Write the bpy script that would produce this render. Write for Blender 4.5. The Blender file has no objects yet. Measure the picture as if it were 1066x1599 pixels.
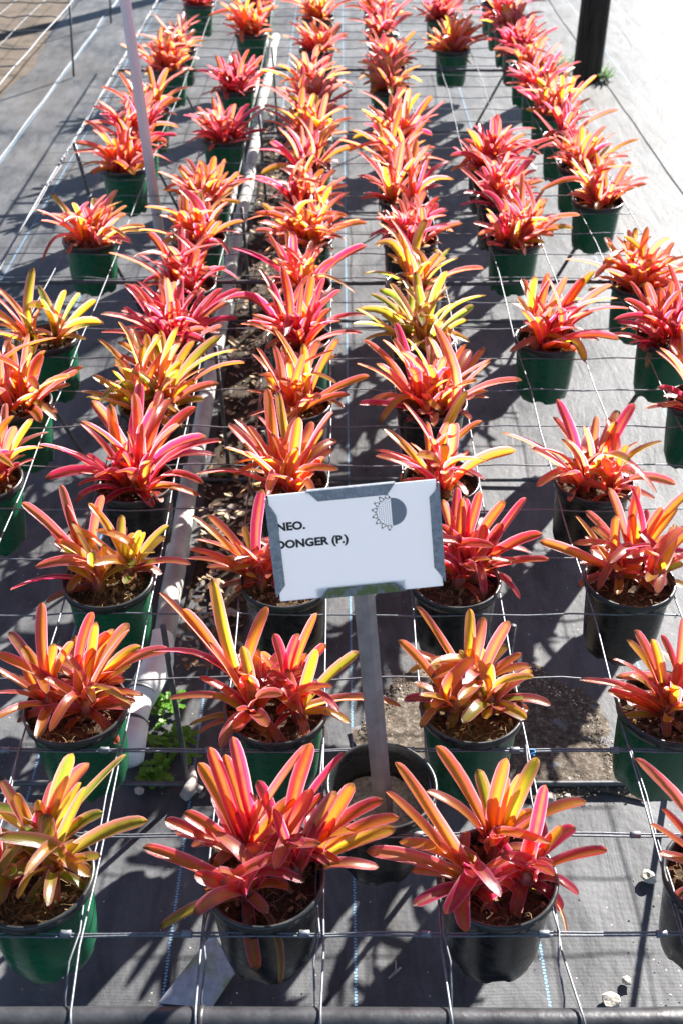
import bpy, bmesh, math, random
from mathutils import Vector, Matrix, Euler, noise

# ------------------------------------------------------------------ camera, sky, sun, exposure
CELL = 0.1524                 # one cell of the welded wire bench, metres
ZW = 2.52                     # height of the wires above the ground, in cells
HC = 8.264                    # height of the camera above the wires, in cells
PITCH = math.radians(35.95)
FPX = 1752.0
VX, CY = 528.0, 799.5

scene = bpy.context.scene
col = scene.collection
cam_data = bpy.data.cameras.new("camera")
cam = bpy.data.objects.new("camera", cam_data)
col.objects.link(cam)
cam.location = (0, 0, (ZW + HC) * CELL)
cam.rotation_euler = (math.radians(90) - PITCH, 0, 0)
cam_data.sensor_fit = 'VERTICAL'
cam_data.sensor_height = 36.0
cam_data.sensor_width = 24.0
cam_data.lens = FPX / 1599.0 * 36.0
cam_data.shift_x = 5.0 / 1599.0
cam_data.clip_start = 0.05
cam_data.clip_end = 400
cam_data.dof.use_dof = True
cam_data.dof.focus_distance = 1.72
cam_data.dof.aperture_fstop = 8.0
scene.camera = cam

SUN_AZ = math.radians(35.0)   # to the right of straight ahead
SUN_EL = math.radians(30.5)
world = bpy.data.worlds.new("World")
scene.world = world
world.use_nodes = True
wn = world.node_tree
wn.nodes.clear()
sky = wn.nodes.new("ShaderNodeTexSky")
sky.sky_type = 'NISHITA'
sky.sun_disc = False
sky.sun_elevation = SUN_EL
sky.sun_rotation = SUN_AZ
sky.air_density = 0.65
sky.dust_density = 0.25
bg = wn.nodes.new("ShaderNodeBackground")
bg.inputs[1].default_value = 0.05
wo = wn.nodes.new("ShaderNodeOutputWorld")
wn.links.new(sky.outputs[0], bg.inputs[0])
wn.links.new(bg.outputs[0], wo.inputs[0])

sun_data = bpy.data.lights.new("sun", 'SUN')
sun_data.energy = 5.0
sun_data.angle = math.radians(0.55)
sun_data.color = (1.0, 0.965, 0.915)
sun = bpy.data.objects.new("sun", sun_data)
sun_dir = Vector((-math.sin(SUN_AZ) * math.cos(SUN_EL), -math.cos(SUN_AZ) * math.cos(SUN_EL), -math.sin(SUN_EL)))
sun.rotation_euler = sun_dir.to_track_quat('-Z', 'Y').to_euler()
sun.location = (3, 6, 5)
col.objects.link(sun)

vs = scene.view_settings
vs.view_transform = 'Standard'
vs.look = 'None'
vs.gamma = 1.0
vs.use_curve_mapping = False
vs.exposure = 2.1

# ------------------------------------------------------------------ helpers
rnd = random.Random(11)


def P(x, y, z=0.0):
    """cells -> metres"""
    return Vector((x * CELL, y * CELL, z * CELL))


CP, SP = math.cos(PITCH), math.sin(PITCH)


def ray(px, py):
    """direction in cells of the view ray through a photograph pixel"""
    u = (px - VX) / FPX
    v = -(py - CY) / FPX
    return Vector((u, CP + v * SP, -SP + v * CP))


CAMC = Vector((0, 0, ZW + HC))


def on_height(px, py, z=0.0):
    d = ray(px, py)
    t = (z - CAMC.z) / d.z
    return CAMC + d * t


def on_plane(px, py, pt):
    """point on the plane square to the view axis through pt"""
    d = ray(px, py)
    n = Vector((0, CP, -SP))
    t = (pt - CAMC).dot(n) / d.dot(n)
    return CAMC + d * t


def link(name, me, mat=None, parent=None):
    o = bpy.data.objects.new(name, me)
    col.objects.link(o)
    if mat is not None and me is not None:
        if isinstance(mat, (list, tuple)):
            if not me.materials:
                for m in mat:
                    me.materials.append(m)
        elif not me.materials:
            me.materials.append(mat)
    if parent is not None:
        o.parent = parent
    return o


def tag(o, label, cat, group=None):
    o["label"] = label
    o["category"] = cat
    if group:
        o["group"] = group
    return o


def empty(name, loc=(0, 0, 0)):
    o = bpy.data.objects.new(name, None)
    col.objects.link(o)
    o.location = loc
    o.empty_display_size = 0.05
    return o


def mesh(name, verts, faces, smooth=True):
    me = bpy.data.meshes.new(name)
    me.from_pydata([tuple(v) for v in verts], [], faces)
    me.update()
    if smooth:
        for p in me.polygons:
            p.use_smooth = True
    return me


def tube_geo(pts, rad, sides=6, verts=None, faces=None, cap=True):
    """tube through pts; rad is a number or one per point"""
    if verts is None:
        verts, faces = [], []
    n = len(pts)
    rads = rad if isinstance(rad, (list, tuple)) else [rad] * n
    base = len(verts)
    prev = None
    for i, p in enumerate(pts):
        a = pts[max(i - 1, 0)]
        b = pts[min(i + 1, n - 1)]
        t = (b - a).normalized()
        if prev is None:
            up = Vector((0, 0, 1)) if abs(t.z) < 0.9 else Vector((1, 0, 0))
            s = t.cross(up).normalized()
        else:
            s = (prev - t * prev.dot(t)).normalized()
        prev = s
        w = s.cross(t)
        for k in range(sides):
            an = 2 * math.pi * k / sides
            verts.append(p + (s * math.cos(an) + w * math.sin(an)) * rads[i])
    for i in range(n - 1):
        for k in range(sides):
            k2 = (k + 1) % sides
            faces.append((base + i * sides + k, base + i * sides + k2, base + (i + 1) * sides + k2, base + (i + 1) * sides + k))
    if cap:
        faces.append(tuple(base + k for k in reversed(range(sides))))
        faces.append(tuple(base + (n - 1) * sides + k for k in range(sides)))
    return verts, faces


def tube(name, pts, rad, mat, parent=None, sides=6):
    v, f = tube_geo(pts, rad, sides)
    return link(name, mesh(name, v, f), mat, parent)


def lathe(name, prof, seg=40, mod=None):
    """profile [(r,z)] in metres, open surface of revolution"""
    verts, faces = [], []
    for (r, z) in prof:
        for k in range(seg):
            a = 2 * math.pi * k / seg
            rr, zz = (r, z) if mod is None else mod(r, z, a)
            verts.append((rr * math.cos(a), rr * math.sin(a), zz))
    for i in range(len(prof) - 1):
        for k in range(seg):
            k2 = (k + 1) % seg
            faces.append((i * seg + k, i * seg + k2, (i + 1) * seg + k2, (i + 1) * seg + k))
    return mesh(name, verts, faces)


# ---- material helpers
class NT:
    def __init__(self, name):
        self.m = bpy.data.materials.new(name)
        self.m.use_nodes = True
        self.t = self.m.node_tree
        self.t.nodes.clear()
        self.out = self.n("ShaderNodeOutputMaterial")

    def n(self, typ, **kw):
        nd = self.t.nodes.new(typ)
        for k, v in kw.items():
            setattr(nd, k, v)
        return nd

    def l(self, a, b):
        self.t.links.new(a, b)

    def math(self, op, a, b=None, c=None, clamp=False):
        nd = self.n("ShaderNodeMath", operation=op, use_clamp=clamp)
        for i, v in enumerate((a, b, c)):
            if v is None:
                continue
            if isinstance(v, (int, float)):
                nd.inputs[i].default_value = v
            else:
                self.l(v, nd.inputs[i])
        return nd.outputs[0]

    def mix(self, fac, a, b, blend='MIX'):
        nd = self.n("ShaderNodeMix", data_type='RGBA', blend_type=blend)
        for sock, v in ((nd.inputs[0], fac), (nd.inputs[6], a), (nd.inputs[7], b)):
            if isinstance(v, (int, float)):
                sock.default_value = v
            elif isinstance(v, (tuple, list)):
                sock.default_value = (v[0], v[1], v[2], 1)
            else:
                self.l(v, sock)
        return nd.outputs[2]

    def ramp(self, fac, stops):
        nd = self.n("ShaderNodeValToRGB")
        cr = nd.color_ramp
        while len(cr.elements) < len(stops):
            cr.elements.new(0.5)
        for e, (p, c) in zip(cr.elements, stops):
            e.position = p
            if isinstance(c, (int, float)):
                c = (c, c, c)
            e.color = (c[0], c[1], c[2], 1)
        self.l(fac, nd.inputs[0])
        return nd.outputs[0]

    def noise(self, vec, scale, detail=3, rough=0.55, dist=0.0):
        nd = self.n("ShaderNodeTexNoise")
        nd.inputs["Scale"].default_value = scale
        nd.inputs["Detail"].default_value = detail
        nd.inputs["Roughness"].default_value = rough
        nd.inputs["Distortion"].default_value = dist
        if vec is not None:
            self.l(vec, nd.inputs["Vector"])
        return nd.outputs[0]

    def bump(self, h, strength=0.3, dist=0.01, normal=None):
        nd = self.n("ShaderNodeBump")
        nd.inputs["Strength"].default_value = strength
        nd.inputs["Distance"].default_value = dist
        self.l(h, nd.inputs["Height"])
        if normal is not None:
            self.l(normal, nd.inputs["Normal"])
        return nd.outputs[0]

    def pbsdf(self, color, rough=0.5, metal=0.0, spec=0.5, normal=None):
        nd = self.n("ShaderNodeBsdfPrincipled")
        for key, v in (("Base Color", color), ("Roughness", rough), ("Metallic", metal), ("Specular IOR Level", spec)):
            s = nd.inputs[key]
            if isinstance(v, (int, float)):
                s.default_value = v
            elif isinstance(v, (tuple, list)):
                s.default_value = (v[0], v[1], v[2], 1)
            else:
                self.l(v, s)
        if normal is not None:
            self.l(normal, nd.inputs["Normal"])
        return nd.outputs[0]

    def coord(self, kind="Object"):
        return self.n("ShaderNodeTexCoord").outputs[kind]

    def sep(self, vec):
        nd = self.n("ShaderNodeSeparateXYZ")
        self.l(vec, nd.inputs[0])
        return nd.outputs

    def mapping(self, vec, scale=(1, 1, 1), loc=(0, 0, 0)):
        nd = self.n("ShaderNodeMapping")
        nd.inputs["Scale"].default_value = scale
        nd.inputs["Location"].default_value = loc
        self.l(vec, nd.inputs["Vector"])
        return nd.outputs[0]

    def done(self, shader):
        self.l(shader, self.out.inputs[0])
        return self.m


def simple(name, c1, c2, scale=20, rough=0.5, metal=0.0, spec=0.5, bump=0.0, bscale=60, rvar=0.15, detail=4):
    t = NT(name)
    co = t.coord()
    nz = t.noise(co, scale, detail)
    c = t.mix(t.ramp(nz, [(0.3, 0.0), (0.7, 1.0)]), c1, c2)
    r = t.math('MULTIPLY_ADD', nz, rvar * 2, rough - rvar)
    nrm = None
    if bump:
        nrm = t.bump(t.noise(co, bscale, 5), bump, 0.004)
    return t.done(t.pbsdf(c, r, metal, spec, nrm))


# ------------------------------------------------------------------ materials
def mat_weedmat():
    t = NT("woven_weed_mat")
    co = t.coord()
    x, y, z = t.sep(co)
    # weave: fine tape ribs
    wx = t.math('SINE', t.math('MULTIPLY', x, 2 * math.pi / 0.0019))
    wy = t.math('SINE', t.math('MULTIPLY', y, 2 * math.pi / 0.0024))
    weave = t.math('ADD', t.math('MULTIPLY', wy, 0.7), t.math('MULTIPLY', wx, 0.2))
    big = t.noise(co, 2.3, 5, 0.6)
    mid = t.noise(t.mapping(co, (1.0, 0.35, 1.0)), 16, 5, 0.65, 0.4)
    fine = t.noise(co, 140, 3, 0.6)
    dust = t.math('ADD', t.math('MULTIPLY', big, 0.5), t.math('MULTIPLY', mid, 0.5))
    dmask = t.ramp(dust, [(0.36, 0.0), (0.66, 1.0)])
    colr = t.mix(dmask, (0.022, 0.024, 0.028), (0.160, 0.161, 0.165))
    colr = t.mix(t.math('MULTIPLY', fine, 0.35), colr, (0.02, 0.02, 0.02))
    stain = t.ramp(t.noise(t.mapping(co, (1.0, 0.5, 1.0)), 1.1, 6, 0.65, 0.6), [(0.50, 0.0), (0.70, 1.0)])
    colr = t.mix(t.math('MULTIPLY', stain, 0.65), colr, (0.075, 0.063, 0.050))
    scuff = t.ramp(t.noise(t.mapping(co, (1.0, 0.12, 1.0)), 22, 4, 0.7), [(0.55, 0.0), (0.75, 1.0)])
    colr = t.mix(t.math('MULTIPLY', scuff, 0.35), colr, (0.11, 0.11, 0.11))
    # pale specks of perlite and grit
    vor = t.n("ShaderNodeTexVoronoi")
    vor.inputs["Scale"].default_value = 55
    t.l(co, vor.inputs["Vector"])
    sp = t.math('LESS_THAN', vor.outputs["Distance"], 0.085)
    vr = t.sep(vor.outputs["Color"])
    sp = t.math('MULTIPLY', sp, t.math('GREATER_THAN', vr[0], 0.72))
    colr = t.mix(t.math('MULTIPLY', sp, 0.75), colr, (0.42, 0.38, 0.32))
    # pale blue sewn guide stripes, 12 inches apart
    sx = t.math('ADD', x, 1.80 * CELL)
    fr = t.math('WRAP', sx, 0.1509, -0.1509)
    zig = t.math('MULTIPLY', t.math('SINE', t.math('MULTIPLY', y, 2 * math.pi / 0.009)), 0.0007)
    ln = t.math('LESS_THAN', t.math('ABSOLUTE', t.math('ADD', fr, zig)), 0.0021)
    dash = t.math('GREATER_THAN', t.math('SINE', t.math('MULTIPLY', y, 2 * math.pi / 0.0055)), -0.35)
    ln = t.math('MULTIPLY', ln, dash)
    colr = t.mix(t.math('MULTIPLY', ln, 0.85), colr, (0.20, 0.42, 0.62))
    wr = t.noise(t.mapping(co, (1.0, 0.22, 1.0)), 9, 4, 0.6, 0.8)
    nb = t.bump(wr, 0.35, 0.012)
    nb = t.bump(t.noise(co, 60, 4), 0.35, 0.004, nb)
    nb = t.bump(weave, 0.30, 0.0005, nb)
    rough = t.math('MULTIPLY_ADD', dmask, 0.10, 0.53)
    return t.done(t.pbsdf(colr, rough, 0.0, 0.20, nb))


def mat_leaf():
    t = NT("bromeliad_leaf")
    uv = t.n("ShaderNodeUVMap").outputs[0]
    u, v, _ = t.sep(uv)
    oi = t.n("ShaderNodeObjectInfo")
    cen = oi.outputs["Color"]
    al = oi.outputs["Alpha"]
    rn = oi.outputs["Random"]
    au = t.math('ABSOLUTE', t.math('MULTIPLY_ADD', u, 2.0, -1.0))
    off = t.n("ShaderNodeCombineXYZ")
    t.l(t.math('MULTIPLY', rn, 37.0), off.inputs[2])
    t.l(t.math('MULTIPLY', u, 17.0), off.inputs[0])
    t.l(t.math('MULTIPLY', v, 1.3), off.inputs[1])
    streak = t.noise(off.outputs[0], 1.6, 3, 0.6)
    off2 = t.n("ShaderNodeCombineXYZ")
    t.l(t.math('MULTIPLY', rn, 91.0), off2.inputs[2])
    t.l(t.math('MULTIPLY', u, 1.6), off2.inputs[0])
    t.l(t.math('MULTIPLY', v, 4.5), off2.inputs[1])
    blotch = t.noise(off2.outputs[0], 1.5, 4, 0.6)
    pink = t.mix(al, (0.84, 0.40, 0.20), (0.88, 0.055, 0.225))
    mm = t.ramp(t.math('ADD', au, t.math('MULTIPLY_ADD', streak, 0.5, -0.25)), [(0.42, 0.0), (0.86, 1.0)])
    mid = t.ramp(au, [(0.10, 1.0), (0.46, 0.0)])
    cmid = t.mix(al, (0.55, 0.60, 0.05), (0.86, 0.36, 0.05))
    cen2 = t.mix(t.math('MULTIPLY', mid, t.math('MULTIPLY_ADD', blotch, 0.9, 0.0)), cen, cmid)
    c = t.mix(t.math('MULTIPLY', mm, 0.92), cen2, pink)
    # blotches of the leaf's red flush
    c = t.mix(t.math('MULTIPLY', t.ramp(blotch, [(0.48, 0.0), (0.74, 1.0)]), t.math('MULTIPLY', al, 0.30)), c, (0.62, 0.05, 0.10))
    # streaks
    c = t.mix(t.math('MULTIPLY', t.ramp(streak, [(0.46, 0.0), (0.72, 1.0)]), 0.42), c, (0.36, 0.17, 0.035))
    # magenta base
    c = t.mix(t.math('MULTIPLY', t.ramp(v, [(0.02, 1.0), (0.32, 0.0)]), t.math('MULTIPLY', al, 0.70)), c, t.mix(t.math('GREATER_THAN', t.math('FRACT', t.math('MULTIPLY', rn, 7.0)), 0.6), (0.50, 0.012, 0.085), (0.52, 0.42, 0.03)))
    # thin pale edge and pale tip
    c = t.mix(t.math('MULTIPLY', t.ramp(au, [(0.82, 0.0), (0.98, 1.0)]), 0.75), c, (0.93, 0.55, 0.48))
    c = t.mix(t.math('MULTIPLY', t.ramp(v, [(0.955, 0.0), (1.0, 1.0)]), 0.7), c, (0.42, 0.16, 0.06))
    # brown scorched tip on some leaves and a few spots
    tipb = t.math('MULTIPLY', t.ramp(t.math('ADD', v, t.math('MULTIPLY_ADD', streak, 0.16, -0.08)), [(0.93, 0.0), (0.965, 1.0)]), t.math('GREATER_THAN', t.math('FRACT', t.math('MULTIPLY', rn, 17.0)), 0.62))
    c = t.mix(t.math('MULTIPLY', tipb, 0.85), c, (0.16, 0.075, 0.03))
    vs_ = t.n("ShaderNodeTexVoronoi")
    vs_.inputs["Scale"].default_value = 3.2
    t.l(off2.outputs[0], vs_.inputs["Vector"])
    spt = t.math('MULTIPLY', t.math('LESS_THAN', vs_.outputs["Distance"], 0.10), t.math('GREATER_THAN', t.sep(vs_.outputs["Color"])[0], 0.80))
    c = t.mix(t.math('MULTIPLY', spt, 0.6), c, (0.20, 0.07, 0.03))
    refl = t.mix(0.5, c, (0.09, 0.035, 0.035))
    nb = t.bump(streak, 0.25, 0.002)
    nb = t.bump(t.noise(off2.outputs[0], 14, 3), 0.12, 0.001, nb)
    p = t.pbsdf(refl, t.math('MULTIPLY_ADD', blotch, 0.22, 0.16), 0.0, 0.95, nb)
    tr = t.n("ShaderNodeBsdfTranslucent")
    t.l(c, tr.inputs[0])
    t.l(nb, tr.inputs[1])
    mx = t.n("ShaderNodeMixShader")
    mx.inputs[0].default_value = 0.73
    t.l(p, mx.inputs[1])
    t.l(tr.outputs[0], mx.inputs[2])
    return t.done(mx.outputs[0])


def mat_plastic(name, c, rough, trans=0.0):
    t = NT(name)
    co = t.coord()
    nz = t.noise(co, 30, 4)
    st = t.noise(t.mapping(co, (60, 60, 4)), 1.0, 3)
    cc = t.mix(t.math('MULTIPLY', t.ramp(nz, [(0.4, 0.0), (0.75, 1.0)]), 0.35), c, tuple(0.8 * v + 0.010 for v in c))
    z_ = t.sep(co)[2]
    du = t.math('MULTIPLY', t.ramp(t.noise(t.mapping(co, (9, 9, 22)), 3.0, 5, 0.7), [(0.46, 0.0), (0.72, 1.0)]), 0.32)
    cc = t.mix(du, cc, (0.075, 0.068, 0.056))
    nb = t.bump(st, 0.16, 0.002)
    r = t.math('ADD', t.math('MULTIPLY_ADD', nz, 0.2, rough - 0.1), t.math('MULTIPLY', du, 0.6))
    sh = t.pbsdf(cc, r, 0.0, 0.5, nb)
    if trans:
        tr = t.n("ShaderNodeBsdfTranslucent")
        tr.inputs[0].default_value = (c[0], c[1], c[2], 1)
        mx = t.n("ShaderNodeMixShader")
        mx.inputs[0].default_value = trans
        t.l(sh, mx.inputs[1])
        t.l(tr.outputs[0], mx.inputs[2])
        sh = mx.outputs[0]
    return t.done(sh)


def mat_galv(name, dark=1.0, lichen=0.0, metv=0.45):
    t = NT(name)
    co = t.coord()
    vor = t.n("ShaderNodeTexVoronoi")
    vor.inputs["Scale"].default_value = 260
    t.l(co, vor.inputs["Vector"])
    sp = t.sep(vor.outputs["Color"])[0]
    nz = t.noise(co, 40, 4)
    c = t.mix(sp, (0.26 * dark, 0.28 * dark, 0.31 * dark), (0.40 * dark, 0.42 * dark, 0.45 * dark))
    met = metv
    if lichen:
        lm = t.ramp(t.noise(co, 90, 4), [(0.52 - lichen * 0.3, 0.0), (0.62 - lichen * 0.2, 1.0)])
        c = t.mix(lm, c, (0.13, 0.16, 0.04))
        sep = t.sep(lm)[0]
        met = t.math('MULTIPLY_ADD', sep, -metv, metv)
    r = t.math('MULTIPLY_ADD', nz, 0.3, 0.32)
    return t.done(t.pbsdf(c, r, met, 0.5, t.bump(nz, 0.15, 0.001)))


M_MAT = mat_weedmat()
M_LEAF = mat_leaf()
M_GREEN = mat_plastic("green_pot_plastic", (0.003, 0.115, 0.050), 0.27, 0.10)
M_BLACK = mat_plastic("black_pot_plastic", (0.006, 0.006, 0.007), 0.26)
M_RIM = mat_plastic("dark_rim_plastic", (0.018, 0.022, 0.022), 0.27)
M_WIRE = mat_galv("galvanised_wire", 0.46)
M_SLEEVE = mat_galv("crimped_sleeve", 0.55)
M_LEG = simple("weathered_steel_leg", (0.05, 0.052, 0.055), (0.11, 0.112, 0.115), 50, 0.5, 0.3, 0.5)
M_RAIL = simple("black_poly_pipe", (0.012, 0.013, 0.015), (0.035, 0.036, 0.040), 25, 0.38, 0.0, 0.5, 0.15, 90)
M_SOIL = simple("potting_mix", (0.014, 0.009, 0.005), (0.095, 0.060, 0.032), 150, 0.9, 0, 0.2, 0.9, 220)
M_COIR = simple("coir_fibre", (0.14, 0.085, 0.035), (0.40, 0.28, 0.14), 40, 0.8, 0, 0.2)
M_BARK = simple("bark_chip", (0.06, 0.03, 0.014), (0.20, 0.12, 0.06), 60, 0.85, 0, 0.2, 0.4, 200)
M_PVC = simple("weathered_white_pvc", (0.52, 0.52, 0.50), (0.74, 0.74, 0.73), 14, 0.45, 0, 0.5, 0.05, 120)
M_PVC_OLD = simple("dirty_grey_pvc", (0.20, 0.185, 0.16), (0.50, 0.48, 0.44), 9, 0.6, 0, 0.4, 0.1, 120)
M_POLE = simple("white_pole_paint", (0.74, 0.70, 0.76), (0.84, 0.80, 0.85), 6, 0.4, 0, 0.5)
M_SAND = simple("sand_and_grit", (0.20, 0.15, 0.10), (0.48, 0.40, 0.29), 160, 0.9, 0, 0.2, 0.8, 260)
M_EARTH = simple("bare_earth", (0.055, 0.042, 0.030), (0.13, 0.10, 0.075), 7, 0.95, 0, 0.2, 0.8, 40)


# ------------------------------------------------------------------ ground
def gz(xx, yy):
    z = 0.0
    if -0.5 < yy < 10.7:
        f = max(0.0, min(1.0, (1.35 - abs(xx)) / 0.3))
        z = f * (0.006 * noise.noise((xx * 1.3, yy * 0.7, 3.1)) + 0.0035 * noise.noise((xx * 6.0, yy * 2.2, 1.7)))
    return z - 0.006


def build_ground():
    # one sheet to the horizon, finer and gently wrinkled near the benches
    verts, faces = [], []
    xs = [-150, -60, -25, -12, -7] + [-5 + 0.1 * i for i in range(101)] + [7, 12, 25, 60, 150]
    ys = [-40, -12, -4, -1] + [-0.4 + 0.1 * i for i in range(110)] + [12, 16, 24, 45, 90, 160, 300]
    for yy in ys:
        for xx in xs:
            verts.append((xx, yy, gz(xx, yy)))
    nx = len(xs)
    for j in range(len(ys) - 1):
        for i in range(nx - 1):
            faces.append((j * nx + i, j * nx + i + 1, (j + 1) * nx + i + 1, (j + 1) * nx + i))
    g = link("ground", mesh("ground", verts, faces), M_MAT)
    g["kind"] = "structure"
    return g


build_ground()


def ground_patch(name, outline, z, mat, amp=0.002, seed=0.0, wob=1.0):
    """irregular low patch lying on the ground: a fan grid inside an outline (cells)"""
    cx = sum(p[0] for p in outline) / len(outline)
    cy = sum(p[1] for p in outline) / len(outline)
    # resample outline
    pts = []
    m = len(outline)
    for i in range(m):
        a, b = outline[i], outline[(i + 1) % m]
        for k in range(8):
            f = k / 8
            x, y = a[0] * (1 - f) + b[0] * f, a[1] * (1 - f) + b[1] * f
            w = 1 + wob * (0.22 * noise.noise((x * 2.3, y * 2.3, seed)) + 0.10 * noise.noise((x * 7, y * 7, seed + 5)))
            pts.append((cx + (x - cx) * w, cy + (y - cy) * w))
    verts, faces = [], []
    rings = 14
    for r in range(rings + 1):
        f = r / rings
        for (x, y) in pts:
            X, Y = cx + (x - cx) * f, cy + (y - cy) * f
            h = z * (1 - f ** 3) + amp * (0.6 + noise.noise((X * 9, Y * 9, seed))) * (1 - f ** 4) - 0.003 * (f ** 8)
            p = P(X, Y)
            verts.append((p.x, p.y, h + 0.003))
    k = len(pts)
    for r in range(rings):
        for i in range(k):
            j = (i + 1) % k
            faces.append((r * k + i, r * k + j, (r + 1) * k + j, (r + 1) * k + i))
    return link(name, mesh(name, verts, faces), mat)


# bare earth under the neighbouring bench, top left
ep = ground_patch("earth", [(-11.3, 38.5), (-11.0, 42), (-11.5, 48), (-11.8, 54), (-11.9, 62), (-30, 62), (-30, 38.0)], 0.010, M_EARTH, 0.008, 2.0, 0.12)
ep["kind"] = "structure"


def mat_lap(name, x0, x1, hem, seed):
    """a second width of weed mat lapped over the first; x0 is the lapped edge (cells)"""
    verts, faces = [], []
    n = 90
    s = 1 if x1 > x0 else -1
    cols_ = (0.0, 0.02, 0.5, 2.0, 8.0, 60.0)
    for i in range(n + 1):
        y = -4 + 74.0 * i / n
        e = x0 + 0.07 * noise.noise((y * 0.35, seed, 0)) + 0.03 * noise.noise((y * 1.3, seed, 4))
        for k, dx in enumerate(cols_):
            p = P(e + s * dx, y)
            z = gz(p.x, p.y) + (-0.001 if k == 0 else 0.0040 + 0.002 * max(0, noise.noise((y * 0.5, dx * 0.8, seed))))
            verts.append((p.x, p.y, z))
    m = len(cols_)
    for i in range(n):
        for k in range(m - 1):
            f = (i * m + k, i * m + k + 1, (i + 1) * m + k + 1, (i + 1) * m + k)
            faces.append(f if s > 0 else tuple(reversed(f)))
    o = link(name, mesh(name, verts, faces, False), M_MAT)
    o["kind"] = "structure"
    if hem:
        hv, hf = [], []
        pts = []
        for i in range(n + 1):
            y = -4 + 74.0 * i / n
            e = x0 + 0.07 * noise.noise((y * 0.35, seed, 0)) + 0.03 * noise.noise((y * 1.3, seed, 4))
            pts.append(P(e + s * 0.03, y) + Vector((0, 0, -0.0005)))
        tube_geo(pts, 0.0022, 4, hv, hf)
        link("hem_cord", mesh("hem_cord", hv, hf), simple("white_hem_cord", (0.20, 0.21, 0.23), (0.36, 0.38, 0.40), 30, 0.7), o)
    return o


mat_lap("ground_mat_lap", 9.25, 40, False, 1.0)
mat_lap("ground_mat_lap", -9.75, -40, True, 5.0)

# ------------------------------------------------------------------ the wire bench
XN = [-0.14 + 0.985 * n for n in range(-6, 7)]
YK = [5.44 + k for k in range(0, 40)]
WR = 0.0100      # wire radius in cells


def wobble_pts(a, b, n, amp, seed, keep=True):
    pts = []
    for i in range(n + 1):
        f = i / n
        p = a.lerp(b, f)
        p = p + Vector((amp * noise.noise((f * n * 0.37, seed, 0.3)), amp * noise.noise((f * n * 0.37, seed, 7.3)),
                        amp * noise.noise((f * n * 0.37, seed, 13.7)) * 0.9)) * CELL
        pts.append(p)
    return pts


bench = empty("wire_bench", P(0, 20, 0))
bench_inv = Matrix.Translation(-bench.location)


def bpart(name, pts, rad, mat, sides=6):
    return tube(name, [p - bench.location for p in pts], rad, mat, bench, sides)


XL, XR = XN[0] - 0.05, XN[-1] + 0.05
for k, yk in enumerate(YK):
    amp = 0.05
    if k in (0, 1, 2):
        # front wires are doubled and crimped together with sleeves
        bpart("wire", wobble_pts(P(XL, yk, ZW + 0.0), P(XR, yk, ZW + 0.0), 48, 0.02, k * 3.1), WR * CELL, M_WIRE)
        bpart("wire", [p + Vector((0, 0.034 * CELL * (0.75 + 0.5 * noise.noise((i * 0.31, k, 4))), 0.006 * CELL * noise.noise((i * 0.4, k, 9)))) for i, p in
                       enumerate(wobble_pts(P(XL, yk, ZW + 0.004), P(XR, yk, ZW + 0.004), 48, 0.02, k * 3.1))], WR * CELL, M_WIRE)
        for j, xn in enumerate(XN):
            dx = -0.13 + 0.05 * noise.noise((j * 1.7, k * 2.2, 0))
            a = P(xn + dx - 0.045, yk + 0.017, ZW)
            b = P(xn + dx + 0.045, yk + 0.017, ZW)
            bpart("wire_sleeve", [a, a.lerp(b, 0.06), a.lerp(b, 0.5), a.lerp(b, 0.94), b],
                  [0.026 * CELL, 0.034 * CELL, 0.031 * CELL, 0.034 * CELL, 0.026 * CELL], M_SLEEVE, 8)
    else:
        bpart("wire", wobble_pts(P(XL, yk, ZW), P(XR, yk, ZW), 48, amp, k * 3.1), WR * CELL * 1.0, M_WIRE)
RAILY, RAILZ, RAILR = 4.72, ZW - 0.09, 0.135
for j, xn in enumerate(XN):
    pts = wobble_pts(P(xn, 45, ZW + 0.022), P(xn, 5.3, ZW + 0.022), 60, 0.05, 50 + j * 1.9)
    # over the front rail and round it
    sx = -0.03 if xn < 0 else 0.03
    for a in range(-10, 120, 18):
        an = math.radians(90 - a + 0)
        pts.append(P(xn + sx * 2.4 * (1 + a / 120) * (xn * 0.35), RAILY + (RAILR + 0.02) * math.cos(math.radians(90 + a)),
                     RAILZ + (RAILR + 0.02) * math.sin(math.radians(90 + a))))
    bpart("wire", pts, WR * CELL, M_WIRE)
    # tie strand twisted off from the second cross wire down to the rail
    off = 0.045 * (1 if j % 2 else -1)
    pts = [P(xn + off * 0.2, 7.5, ZW + 0.03), P(xn + off, 6.9, ZW + 0.012), P(xn + off * 0.8, 6.45, ZW - 0.01), P(xn + off * 1.2, 5.9, ZW + 0.0),
           P(xn + off * 0.3, 5.45, ZW + 0.045), P(xn + off * 1.3, 5.2, ZW + 0.01), P(xn + off * 1.0, RAILY + 0.2, RAILZ + 0.04),
           P(xn + off, RAILY + 0.15, RAILZ - 0.06), P(xn + off, RAILY, RAILZ - 0.15)]
    bpart("wire", pts, WR * CELL * 0.9, M_WIRE)
# front rail and cross rails
bpart("front_rail", wobble_pts(P(-7, RAILY, RAILZ), P(7, RAILY, RAILZ), 24, 0.015, 7.7), RAILR * CELL, M_RAIL, 20)
for xc in (-1.06,):
    bpart("rail_coupling", [P(xc - 0.02, RAILY, RAILZ), P(xc + 0.02, RAILY, RAILZ)], (RAILR + 0.012) * CELL, M_RAIL, 20)
for yr in (18.33, 32.3):
    bpart("cross_rail", wobble_pts(P(XL - 0.1, yr, ZW - 0.06), P(XR + 0.1, yr, ZW - 0.05), 20, 0.05, yr), 0.04 * CELL, M_LEG, 8)
for xe in (XL, ):
    bpart("edge_rod", wobble_pts(P(xe - 0.02, 4.7, ZW - 0.02), P(xe - 0.02, 45, ZW - 0.02), 30, 0.03, xe), 0.022 * CELL, M_WIRE, 8)
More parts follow.
